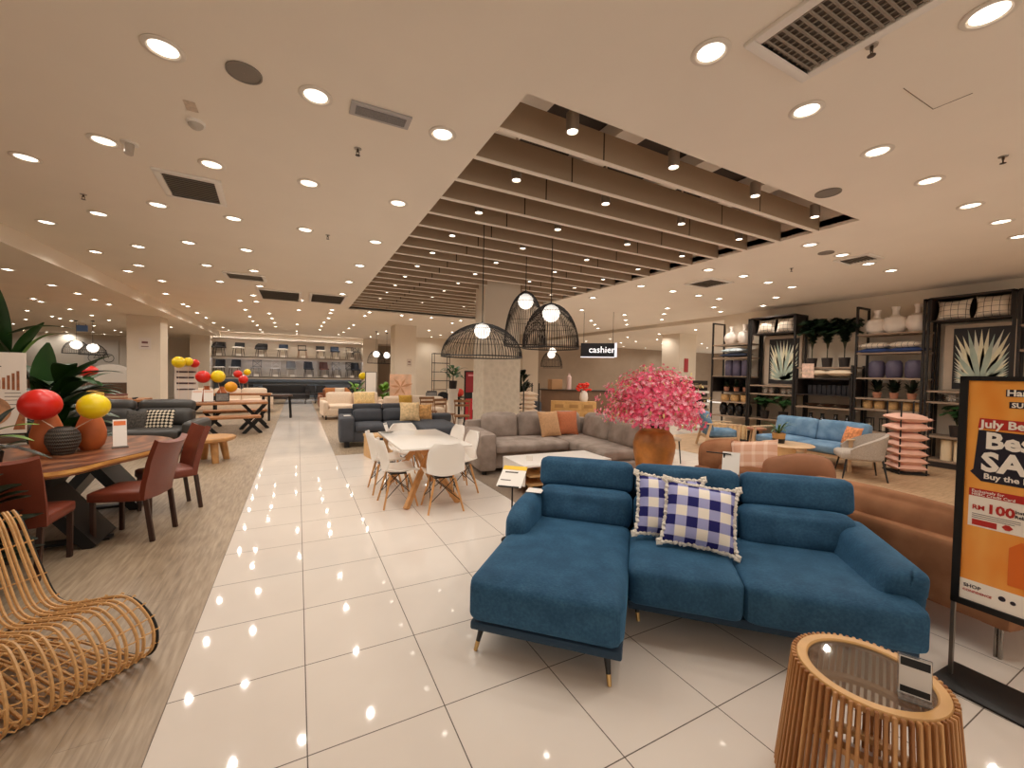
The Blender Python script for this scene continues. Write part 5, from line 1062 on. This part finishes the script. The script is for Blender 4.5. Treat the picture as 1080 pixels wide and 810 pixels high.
# floor row under the display
SBD = thing('sideboard_sofa', 'long black leather sofa under the middle of the chair display', 'sofa', (-.52, 22.6, 0)); blk = mat('black_leather', (26, 25, 28), .4)
obj('back', MB().soft((0, .3, .62), (1.95, .24, .62), .06, n=5), blk, SBD); obj('seat', MB().soft((0, -.1, .36), (1.95, .8, .26), .06, n=5), blk, SBD)
for x in (-.95, .95): obj('armrest', MB().soft((x, -.05, .45), (.2, .9, .45), .05, n=5), blk, SBD)
for x in (-.85, .85): obj('leg', MB().cyl((x, -.4, 0), (x, -.4, .24), .025), steel, SBD)
dchair('black round-backed chair left of the black sofa under the display', (-1.72, 22.7, 0), 'black', 'black', 'black', 'tub', R(180), 1, 'chairs standing under the display'); dchair('black bar stool right of the black sofa under the display', (.55, 22.2, 0), 'black', 'black', 'black', 'plain', R(180), 1, 'chairs standing under the display'); dchair('black bar chair second right of the black sofa under the display', (1.0, 22.5, 0), 'black', 'black', 'black', 'plain', R(170), 1, 'chairs standing under the display')
for k, (x, c) in enumerate(((-3.2, 'black'), (-2.7, 'navy'), (-2.2, 'black'))): dchair('dark chair under the left end of the display, %s from left' % ORD[k+1], (x, 24.3, 0), c, c, 'black', 'plain', R(180), 1, 'chairs standing under the display')
# ---------------------------------------------------------------- picnic table group left of the aisle
rustic = mat('rustic_plank', (166, 112, 70), .5, var=.2, vscale=9)
def xtable(name, label, cat, loc, rz, L, W, h, legs=True, grp=None):
    t = thing(name, label, cat, loc, rz, grp); obj('top', MB().box((0, 0, h-.03), (L, W, .06), bev=.01), rustic, t)
    for x in (-L*.36, L*.36): obj('cross_leg', MB().beam((x-h*.42, 0, 0), (x+h*.36, 0, h-.06), W*.16, .08).beam((x+h*.42, 0, 0), (x-h*.36, 0, h-.06), W*.16, .08), dark, t)
    return t
xtable('plank_table', 'long rustic plank table on black crossed legs left of the aisle', 'table', (-1.75, 13.0, 0), R(8), 2.0, .95, .76); xtable('plank_bench', 'rustic plank bench on black crossed legs in front of the plank table', 'bench', (-1.45, 12.1, 0), R(8), 1.25, .40, .46, grp='plank benches'); xtable('plank_bench', 'rustic plank bench on black crossed legs behind the plank table', 'bench', (-1.55, 13.95, 0), R(8), 1.5, .40, .46, grp='plank benches')
T2 = thing('console_table', 'tall dark framed console table behind the plank table', 'table', (-1.5, 15.1, 0), R(2)); obj('top', MB().box((0, 0, .84), (1.5, .42, .06)), rustic, T2)
for x in (-.7, .7):
    for y in (-.17, .17): obj('leg', MB().box((x, y, .4), (.06, .05, .81)), dark, T2)
T3 = thing('coffee_table', 'dark wooden table on tapered legs beside the aisle, past the console table', 'coffee table', (-.62, 15.9, 0)); obj('top', MB().soft((0, 0, .75), (.95, .5, .07), .03, n=4), mat('dark_walnut', (70, 46, 34), .4), T3)
for x in (-.38, .38): obj('leg', MB().beam((x*1.1, -.18, 0), (x, -.15, .72), .05, .05).beam((x*1.1, .18, 0), (x, .15, .72), .05, .05), dark, T3)
def sofa(label, loc, rz, L, m, D=.9, h=.82, seats=3, grp=None, arms=True, base=.12):
    t = thing('sofa', label, 'sofa', loc, rz, grp); obj('base', MB().soft((0, 0, base+.13), (L, D, .24), .04, n=5), m, t); wv_ = (L-.36)/seats
    for k in range(seats):
        x = -L/2+.18+wv_*(k+.5); obj('seat_cushion', MB().soft((x, -.06, .40), (wv_-.01, D-.16, .16), .05, (0, .01, .02), n=6), m, t); obj('back_cushion', MB().soft((x, D/2-.18, .62), (wv_-.01, .2, h-.42), .07, (0, .03, .02), rx=R(-8), n=6), m, t)
    obj('back_frame', MB().soft((0, D/2-.05, .42), (L, .1, .54), .03, n=5), m, t)
    if arms:
        for x in (-1, 1): obj('armrest', MB().soft((x*(L/2-.08), -.02, .42), (.18, D, .36), .05, (.005, 0, .01), n=6), m, t)
    for x in (-1, 1):
        for y in (-1, 1): obj('leg', MB().cyl((x*(L/2-.1), y*(D/2-.1), 0), (x*(L/2-.1), y*(D/2-.1), base+.02), .022), dark, t)
    return t
creaml = mat('cream_boucle', (226, 206, 184), .9, var=.06, vscale=30)
sofa('long cream sofa behind the plank table, left of the aisle', (-2.3, 18.3, 0), R(4), 2.9, creaml, h=.95)
sofa('cream two-seat sofa right of the aisle, with yellow cushions', (1.75, 15.2, 0), R(4), 2.1, creaml, 1.0, .92, 2)
sofa('cream sofa behind the dark grey recliner sofa, mustard cushion on it', (3.35, 13.3, 0), R(-14), 2.3, creaml, .9, .80, 2)
sofa('brown leather sofa at the far end right of the aisle', (1.75, 18.6, 0), R(0), 2.0, mat('tan_leather', (128, 76, 44), .45), .95, .92, 2)
musty = mat('mustard_fabric', (204, 160, 70), .9, var=.15, vscale=20); strp = mat('cream_yellow_stripe', (222, 194, 140), .9, var=.25, vscale=26)
for k, (x, y, m_, d_) in enumerate(((1.95, 15.22, strp, 'yellow striped cushion on the cream two-seat sofa, left of two'), (2.22, 15.2, strp, 'yellow striped cushion on the cream two-seat sofa, right of two'), (3.05, 13.15, musty, 'mustard cushion on the cream sofa behind the recliner sofa'), (3.45, 13.1, creaml, 'cream cushion beside the mustard one behind the recliner sofa'))): lean_pillow('scatter_cushion', d_, 'cushion', (x, y, .68), .44, .44, .14, m_, R(72), R(-6))
tanl = mat('tan_cushion', (176, 112, 62), .8)
for k, (x, m_) in enumerate(((1.2, tanl), (1.55, creaml), (1.95, tanl), (2.25, tanl))): lean_pillow('scatter_cushion', '%s cushion on the far brown leather sofa, %s from left' % ('cream' if k == 1 else 'tan', ORD[k+1]), 'cushion', (x, 18.5, .72), .42, .42, .14, m_, R(70), 0)
# dark grey recliner sofa
slate = mat('slate_fabric', (70, 72, 78), .8, var=.08, vscale=8)
RS = thing('recliner_sofa', 'dark slate grey corner recliner sofa beside the aisle, facing the white table', 'sofa', (1.95, 9.65, 0), R(-3))
obj('base', MB().soft((-.2, 0, .22), (1.9, .95, .22), .03, n=5), slate, RS); obj('armrest', MB().soft((-1.0, -.02, .38), (.30, 1.0, .52), .05, (.01, 0, .01), n=7), slate, RS)
for x in (-.53, .12): obj('seat_cushion', MB().soft((x, -.1, .39), (.64, .8, .17), .06, (0, .02, .02), n=7), slate, RS); obj('back_cushion', MB().soft((x, .26, .60), (.64, .22, .30), .07, (0, .03, .02), rx=R(-8), n=7), slate, RS); obj('headrest', MB().soft((x, .38, .80), (.64, .14, .14), .04, n=6), slate, RS)
obj('chaise', MB().soft((.88, -.42, .33), (.86, 1.65, .28), .06, (0, .01, .02), n=8), slate, RS); obj('armrest', MB().soft((1.2, .32, .5), (.5, .3, .22), .06, n=6), slate, RS); obj('back_panel', MB().soft((-.2, .47, .45), (1.9, .1, .62), .03, n=5), slate, RS)
for x, y in ((-1.0, -.42), (-1.0, .4), (.6, -1.1), (1.2, -1.1), (1.2, .4)): obj('foot', MB().box((x, y, .06), (.10, .10, .12)), dark, RS)
fringe = mat('cream_fringe', (222, 192, 146), .95, var=.25, vscale=18)
lean_pillow('scatter_cushion', 'cream fringed cushion on the slate recliner sofa', 'cushion', (2.33, 9.62, .70), .46, .46, .15, fringe, R(70), R(-8)); lean_pillow('scatter_cushion', 'tan striped cushion right of the cream fringed one on the recliner sofa', 'cushion', (2.68, 9.66, .68), .38, .38, .14, mat('tan_stripe', (196, 148, 92), .9, var=.35, vscale=16), R(70), R(-12))
tag(obj('paper_card', MB().box((0, 0, 0), (.14, .2, .006)), paper, loc=(.95, 9.5, .657)), 'white card lying on the slate recliner sofa arm', 'card')
ST = thing('side_stool', 'squat light oak cube stool behind the white table, beside the recliner sofa', 'stool', (1.38, 8.15, 0), R(10))
obj('top', MB().box((0, 0, .40), (.46, .40, .05), bev=.006), oak, ST)
for x in (-.19, .19): obj('side', MB().box((x, 0, .19), (.05, .38, .38)), oak, ST)
# balloons, cards and boards among the furniture
BG = 'balloons among the furniture'
def vase_small(name, label, loc, m, h=.26, r=.09): return tag(obj(name, MB().lathe([(.001, 0), (r*.7, 0), (r, h*.3), (r*.8, h*.6), (r*.4, h*.85), (r*.45, h), (r*.3, h)], 18), m, loc=loc), label, 'vase')
vase_small('gourd_vase', 'orange gourd vase on the plank table, left of two', (-2.10, 13.15, .76), terra, .4, .15); vase_small('gourd_vase', 'orange gourd vase on the plank table, right of two', (-1.78, 13.2, .76), terra, .38, .14)
def far_balloon(x, y, z, r, c, label, dx=0, dy=0, zs=0): return balloon('b', (x, y, z), r, c, label, (dx, dy, zs-z+.004), (1, 1, .98), BG, 0, 16)
far_balloon(-2.15, 13.0, 1.40, .165, 'red', 'red balloon above the plank table, left of a yellow one', .12, -.15, .76); far_balloon(-1.84, 13.05, 1.41, .165, 'yellow', 'yellow balloon above the plank table, right of the red one', .12, -.1, .76)
far_balloon(-2.72, 15.2, 1.76, .13, 'red', 'dark red balloon high beside the notice board'); far_balloon(-3.05, 15.0, 1.78, .17, 'yellow', 'yellow balloon high above the notice board, beside a dark red one'); far_balloon(-2.85, 15.1, 1.80, .13, 'yellow', 'half hidden yellow balloon between the two over the notice board')
far_balloon(-1.62, 15.0, 1.46, .12, 'red', 'dark red balloon above the console table, behind another red one', .1, .1, .87); far_balloon(-1.46, 14.8, 1.30, .13, 'red', 'bright red balloon above the console table', .0, .2, .87); far_balloon(-1.38, 15.05, 1.52, .10, 'yellow', 'small yellow balloon above the console table', .0, .1, .87); far_balloon(-1.80, 15.05, 1.06, .17, 'orange', 'orange yellow balloon low on the console table', 0, 0, .87)
far_balloon(2.3, 17.3, 1.42, .15, 'yellow', 'yellow balloon above the plants right of the aisle')
price_sheet((-2.25, 12.80, .76), R(-6), 'white price sheet on the plank table, left of two', .22, .30, (226, 190, 170)); price_sheet((-2.00, 12.78, .76), R(8), 'white price sheet on the plank table, right of two', .20, .30, (226, 190, 170)); 
FRM = thing('desk_notice', 'small dark framed notice standing on the plank table, right of the sheets', 'notice', (-1.72, 12.85, .76)); obj('frame', MB().box((0, 0, .12), (.30, .02, .22), rx=R(-10)), dark, FRM); obj('sheet', MB().box((0, -.012, .12), (.26, .005, .18), rx=R(-10)), mat('grey_notice', (122, 116, 110), .6, var=.3, vscale=30), FRM)
NB = thing('notice_board', 'tall white board with dark product rows behind the plank table', 'notice', (-2.95, 15.4, 0)); obj('board', MB().box((0, 0, 1.05), (.56, .03, 1.2)), mat('notice_white', (222, 210, 200), .6), NB)
obj('product_rows', MB().box((0, -.02, 1.5), (.46, .005, .05)).box((-.02, -.02, 1.33), (.42, .005, .05)).box((0, -.02, 1.16), (.46, .005, .05)).box((0, -.02, .98), (.44, .005, .04)), mat('notice_print', (70, 50, 52), .7, var=.5, vscale=30), NB); obj('stand', MB().box((0, .06, .25), (.4, .04, .5)), dark, NB)
def small_poster(label, loc, rz, w, h, z, m, text=None):
    t = thing('wall_notice', label, 'notice', loc, rz); obj('sheet', MB().box((0, 0, z), (w, .006, h)), m, t); obj('print', MB().box((0, -.005, z+h*.1), (w*.5, .003, h*.18)).box((0, -.005, z-h*.25), (w*.6, .003, h*.07)), mat('notice_print2', (120, 78, 76), .7), t); return t
small_poster('small white notice on the left column', (-4.28, 16.89, 0), 0, .30, .36, 2.36, mat('notice_white', (222, 210, 200), .6)); small_poster('small round notice on the middle column', (4.02, 16.79, 0), 0, .20, .3, 2.0, mat('notice_pale', (206, 190, 172), .6))
AP = thing('art_panel', 'pink and tan leaf patterned panel leaning on the middle column', 'art panel', (3.42, 15.6, .0), R(2)); obj('panel', MB().box((0, 0, 1.09), (.80, .04, .88)), mat('art_pink', (220, 178, 148), .7, var=.22, vscale=3), AP)
lb = MB()
for a, l_ in ((.3, .5), (1.1, .4), (2.2, .45), (3.0, .4), (4.1, .42), (5.2, .36)): lb.prism([(0, 0), (l_*.5*math.cos(a-.2), l_*.5*math.sin(a-.2)), (l_*math.cos(a), l_*math.sin(a)*.9), (l_*.5*math.cos(a+.2), l_*.5*math.sin(a+.2))], 0, .004)
obj('leaf_pattern', lb, mat('art_tan', (196, 142, 104), .7), AP, loc=(0, -.022, 1.05), rot=(R(90), 0, 0)); obj('easel', MB().box((-.2, .05, .33), (.04, .04, .66)).box((.2, .05, .33), (.04, .04, .66)), oak, AP)
MBD = thing('menu_board', 'white framed notice board beside the plants right of the aisle', 'notice', (2.45, 16.2, 0)); obj('frame', MB().box((0, 0, 1.1), (.42, .04, 1.0)), mat('menu_frame', (70, 62, 56), .6), MBD); obj('sheet', MB().box((0, -.024, 1.12), (.36, .006, .92)), paper, MBD); obj('post', MB().box((.19, 0, .35), (.03, .03, .7)).box((-.19, 0, .35), (.03, .03, .7)).box((0, 0, .02), (.42, .3, .03)), dark, MBD)
def bush(name, label, loc, h, r, n, m, w=.12, pot=.12, seed=1):
    t = thing(name, label, 'plant', loc); lf = MB(); r2 = random.Random(seed)
    for k in range(n):
        a = r2.uniform(0, 2*PI); e = r2.random(); rr_ = r*r2.uniform(.5, 1); b = Vector((rr_*.3*math.cos(a), rr_*.3*math.sin(a), h*(.35+.45*e))); blade(lf, b, b+Vector((rr_*.8*math.cos(a), rr_*.8*math.sin(a), h*r2.uniform(-.05, .25))), w, .15, 5)
    obj('foliage', lf, m, t); obj('stem', MB().cyl((0, 0, .1), (0, 0, h*.6), .015), stemm, t); obj('pot', MB().lathe([(.001, 0), (pot*.8, 0), (pot, pot*2), (pot*.85, pot*2)], 18), boxm, t); return t
bush('potted_plant', 'bright green bushy plant right of the aisle, left of two', (2.0, 16.5, 0), 1.25, .42, 30, leafl, .16, .14, 4); bush('potted_plant', 'bright green bushy plant right of the aisle, right of two', (3.0, 16.4, 0), 1.2, .42, 30, leafl, .16, .14, 5); bush('potted_plant', 'dark leafy plant under the yellow balloon right of the aisle', (2.05, 17.4, 0), 1.2, .42, 34, leafk, .14, .14, 6)
# red poster stand and plant stand by the near column
RSD = thing('poster_stand', 'narrow red and white poster stand beside the near column', 'poster stand', (4.40, 11.0, 0)); obj('frame', MB().box((0, .01, .95), (.38, .04, 1.48)), dark, RSD); obj('upper_poster', MB().box((0, -.014, 1.36), (.31, .006, .58)), mat('deep_red', (150, 28, 36), .5), RSD); obj('lower_poster', MB().box((-.05, -.014, .58), (.22, .006, .62)), mat('bright_red', (196, 32, 44), .5), RSD); obj('white_strip', MB().box((.10, -.014, .82), (.10, .006, .5)), paper, RSD); obj('caption', MB().box((0, -.019, 1.56), (.18, .004, .05)), mat('caption_pink', (226, 150, 150), .6), RSD); obj('foot', MB().box((0, 0, .1), (.34, .28, .2)), dark, RSD)
bush('potted_plant', 'green plant with pale buds on a tall pedestal left of the red stand', (4.08, 11.6, 1.15), .75, .40, 30, fern, .12, .12, 8); tag(obj('pedestal', MB().lathe([(.001, 0), (.18, 0), (.15, .1), (.14, 1.0), (.18, 1.15), (.001, 1.15)], 20), paint, loc=(4.08, 11.6, 0)), 'plain white round pedestal under the budding plant', 'pedestal')
for k, (x, y, rz_) in enumerate(((3.70, 11.2, R(200)), (4.0, 10.6, R(160)), (3.5, 12.1, R(180)))): dchair(('woven tan wooden chair by the red poster stand, %s from left' % ORD[(2, 3, 1)[k]]) , (x, y, 0), 'wood', 'wood', 'wood', 'ladder', rz_, 1, 'wooden chairs by the red stand')
for k, (x, y, c, st_) in enumerate(((4.55, 15.2, 'grey', 'plain'), (4.9, 16.3, 'black', 'plain'), (5.55, 16.8, 'black', 'tub'), (6.1, 17.0, 'black', 'plain'))): dchair(['grey chair past the cream sofas, nearest of the far dark chairs', 'black chair in front of the far arched wall, left', 'black tub chair in front of the far arched wall', 'tall black office chair in front of the far arched wall, right'][k], (x, y, 0), c, c, 'black', st_, R(180), 1, 'dark chairs near the far wall')
tag(obj('red_pouffe', MB().sph((0, 0, 0), .17, (1, 1, .9), 18, 10), mat('pouffe_red', (214, 60, 44), .6), loc=(5.12, 13.9, .92)), 'round red lantern shape beside the far dark chairs', 'lantern'); tag(obj('side_table', MB().cyl((0, 0, 0), (0, 0, .74), .04).lathe([(.001, .74), (.2, .74), (.2, .77), (.001, .77)], 18).lathe([(.001, 0), (.15, 0), (.15, .02), (.001, .02)], 18), dark, loc=(5.12, 13.9, 0)), 'small black pedestal table under the round red lantern', 'table')
def rackf(label, loc, rz=0):
    t = thing('display_rack', label, 'shelf', loc, rz)
    for x in (-.4, .4):
        for y in (-.2, .2): obj('post', MB().cyl((x, y, 0), (x, y, 2.6), .018, n=6), dark, t)
    for z in (.3, .75, 1.2, 1.65, 2.1, 2.58): obj('shelf_board', MB().box((0, 0, z), (.84, .44, .03)), shelfw if z < 1 else dark, t)
    return t
rackf('tall black open rack between the middle column and the arched far wall', (6.5, 20.4, 0)); rackf('tall black open rack left of the chair display, beyond the left column', (-6.4, 25.0, 0))
struct('wall_back_arches', MB().box((7.4, 22.2, 1.75), (4.4, .1, 3.5)), wallp)
# cashier area
chest = mat('chest_oak', (198, 154, 92), .5, var=.1, vscale=9)
CH = thing('drawer_chest', 'light oak chest of drawers in front of the cashier counter', 'cabinet', (8.55, 11.75, 0), R(-32)); obj('body', MB().box((0, 0, .40), (1.55, .5, .62), bev=.01), chest, CH); obj('plinth', MB().box((0, .02, .045), (1.45, .44, .09)), chest, CH)
for x in (-.5, 0, .5):
    for z in (.24, .55): d_ = obj('drawer', MB().box((x, -.255, z), (.44, .02, .24), bev=.006), chest, CH); obj('frame_line', MB().box((x, -.268, z), (.30, .006, .12), bev=.002), mat('chest_trim', (166, 122, 68), .5), d_)
CC = thing('cashier_counter', 'long brown cashier counter behind the oak chest', 'counter', (10.6, 13.0, 0), R(-38)); obj('body', MB().box((0, 0, .5), (4.4, .7, 1.0), bev=.01), mat('counter_brown', (122, 94, 72), .6, var=.06), CC); obj('worktop', MB().box((0, 0, 1.02), (4.5, .78, .05)), mat('counter_top', (70, 56, 46), .4), CC)
WV = tag(obj('vase', MB().lathe([(.001, 0), (.12, 0), (.15, .12), (.13, .28), (.08, .36), (.09, .38), (.07, .37)], 24), ceram, loc=(8.85, 11.55, .71)), 'white vase with red flowers on the oak chest', 'vase')
rb_ = random.Random(3); fm = MB()
for k in range(26): fm.sph((rb_.uniform(-.22, .22), rb_.uniform(-.16, .16), .50+rb_.uniform(-.12, .13)), .06, (1, 1, .7), 8, 6)
obj('red_flowers', fm, mat('red_flower', (226, 52, 36), .6, var=.2, vscale=12), WV)
tag(obj('product_box', MB().box((0, 0, .2), (.5, .3, .4), bev=.01), mat('kraft_box', (166, 126, 88), .7), loc=(9.1, 13.75, 1.045)), 'tan cardboard box on the cashier counter', 'box'); tag(obj('display_bottle', MB().lathe([(.001, 0), (.09, 0), (.09, .5), (.04, .56), (.04, .64), (.001, .64)], 14), mat('pink_white', (226, 196, 190), .5), loc=(9.6, 13.5, 1.045)), 'pale pink tall container on the cashier counter', 'container')
PK = thing('cushion_rack', 'black wire rack of stacked cream cushions right of the near column', 'rack', (7.5, 13.0, 0)); 
for x in (-.38, .25):
    for y in (-.25, .25): obj('post', MB().cyl((x, y, 0), (x, y, 1.3), .02, n=6), dark, PK)
obj('base', MB().box((-.06, 0, .04), (.75, .6, .04)), dark, PK)
for k in range(6): lean_pillow('scatter_cushion', 'cream cushion, %s from the bottom of the rack by the near column' % ORD[k+1], 'cushion', (7.45, 13.0, .15+.15*k), .62, .52, .2, creaml, R(3), R(20*k), 0, 'cream cushions in the rack by the column')
tag(obj('pouffe', MB().lathe([(.001, 0), (.26, 0), (.3, .1), (.3, .5), (.26, .58), (.001, .6)], 20), slate, loc=(8.05, 13.6, 0)), 'dark grey drum pouffe behind the oak chest', 'pouffe')
sofa('grey sofa with cushions under the far bell pendants', (11.2, 18.0, 0), R(-20), 2.4, greyf, .9, .9, 2)
bush('potted_plant', 'dark topiary plant far behind the cushion rack, under the bell pendants', (8.75, 15.8, 0), 2.0, .55, 40, leafk, .2, .16, 9)
tag(obj('red_wall_sign', MB().box((0, 0, 0), (.22, .02, .55)), mat('sign_red', (170, 34, 38), .5), loc=(14.0, 11.58, 2.1)), 'small red vertical sign on the column behind the blossom', 'sign')
TR = thing('tile_rack', 'dark rack of stacked pale samples left of the farthest display shelf', 'shelf', (13.3, 10.6, 0), R(-40)); obj('panel', MB().box((0, .2, .75), (1.0, .05, 1.5)), boxm, TR)
for k in range(6): obj('sample_board', MB().box((0, -.05, .2+.22*k), (.95, .35, .08)), shelfw if k % 2 else paper, TR)
# ---------------------------------------------------------------- far left, behind the plant
BA = thing('framed_picture', 'pale picture of a bicycle on the far left wall', 'picture', (-8.75, 27.905, 1.65)); obj('canvas', MB().box((0, 0, .65), (1.3, .05, 1.3)), mat('canvas_pale', (196, 188, 178), .7), BA)
bk = MB()
for x in (-.28, .28): bk.tube([(x+.2*math.cos(2*PI*k/24), -.04, .38+.2*math.sin(2*PI*k/24)) for k in range(24)], .014, 5, closed=True)
for a, b in (((-.28, .38), (-.1, .66)), ((-.1, .66), (.2, .68)), ((.2, .68), (.28, .38)), ((-.1, .66), (.0, .38)), ((.0, .38), (.2, .66)), ((-.28, .38), (0, .38)), ((-.1, .66), (-.13, .76)), ((.2, .68), (.18, .80))): bk.cyl((a[0], -.04, a[1]), (b[0], -.04, b[1]), .012, n=5)
obj('bicycle', bk, dark, BA)
HS = thing('hanging_sign', 'small blue hanging sign under the far left ceiling', 'sign', (-7.45, 22.0, 2.98)); obj('panel', MB().box((0, 0, .1), (.32, .04, .24)), mat('sign_blue', (96, 130, 190), .5), HS); obj('hanger', MB().cyl((-.1, 0, .22), (-.1, 0, .27), .008).cyl((.1, 0, .22), (.1, 0, .27), .008), dark, HS)
struct('wall_left_partition', MB().box((-9.6, 28.0, 1.6), (9.5, .12, 3.2)), dispw)
bl = MB().prism([(math.cos(PI*k/16)*1.1, math.sin(PI*k/16)*1.5) for k in range(17)], 0, .5)
tag(obj('arched_screen', bl, mat('white_arch', (232, 224, 214), .7), loc=(-6.6, 22.2, .2), rot=(R(90), 0, 0)), 'white arched screen beside the left column', 'screen')
beds = mat('bed_linen', (214, 196, 176), .9, var=.06)
def bedlike(label, loc, L, m, cushion=None):
    t = thing('bed', label, 'bed', loc); obj('mattress', MB().soft((0, 0, .45), (L, 1.6, .28), .08, (0, 0, .03), n=6), m, t); obj('headboard', MB().soft((0, .85, .7), (L, .12, .8), .04, n=5), mat('headboard_brown', (96, 74, 58), .7), t); obj('base', MB().box((0, 0, .16), (L, 1.6, .30)), boxm, t); return t
bedlike('low bed with cream linen behind the broad leaved plant', (-5.6, 17.0, 0), 1.7, beds); bedlike('low bed with tan linen farther back at the left', (-8.6, 22.5, 0), 1.8, mat('bed_tan', (176, 150, 122), .9))
DT2 = thing('display_table', 'dark wooden display table with books left of the column', 'table', (-4.1, 13.4, 0)); obj('top', MB().box((0, 0, .80), (1.5, .8, .06)), rustic, DT2)
for x in (-.65, .65): obj('leg', MB().box((x, 0, .385), (.08, .6, .77)), dark, DT2)
for k in range(3): tag(obj('book', MB().box((0, 0, .02), (.34, .26, .04)), mat('book_%d' % k, ((160, 110, 80), (206, 180, 150), (120, 70, 60))[k], .6), loc=(-3.9, 13.3, .83+.042*k)), ['reddish', 'cream', 'maroon'][k]+' book in the stack on the dark display table', 'book', 'books on the display table')
tag(obj('tray_cushion', MB().soft((0, 0, .1), (.5, .34, .2), .08, n=5), musty, loc=(-4.4, 13.3, .83)), 'mustard folded cushion on the dark display table', 'cushion'); balloon('b', (-4.75, 14.2, 1.50), .2, 'red', 'dull red balloon beyond the plant, left of the column', (0, 0, -1.495), (1.2, 1.2, .7), BG, 0, 16)
sofa('brown sofa half hidden behind the broad leaved plant', (-5.0, 11.6, 0), R(10), 2.0, mat('brown_leather', (92, 62, 46), .5), .9, .85, 2)
dchair('dark chair between the charcoal sofa and the plank table', (-3.15, 12.2, 0), 'black', 'black', 'black', 'tub', R(150), 1, 'dark chairs at the plank table'); dchair('dark chair at the left end of the plank table', (-3.35, 13.4, 0), 'black', 'black', 'black', 'plain', R(-80), 1, 'dark chairs at the plank table')
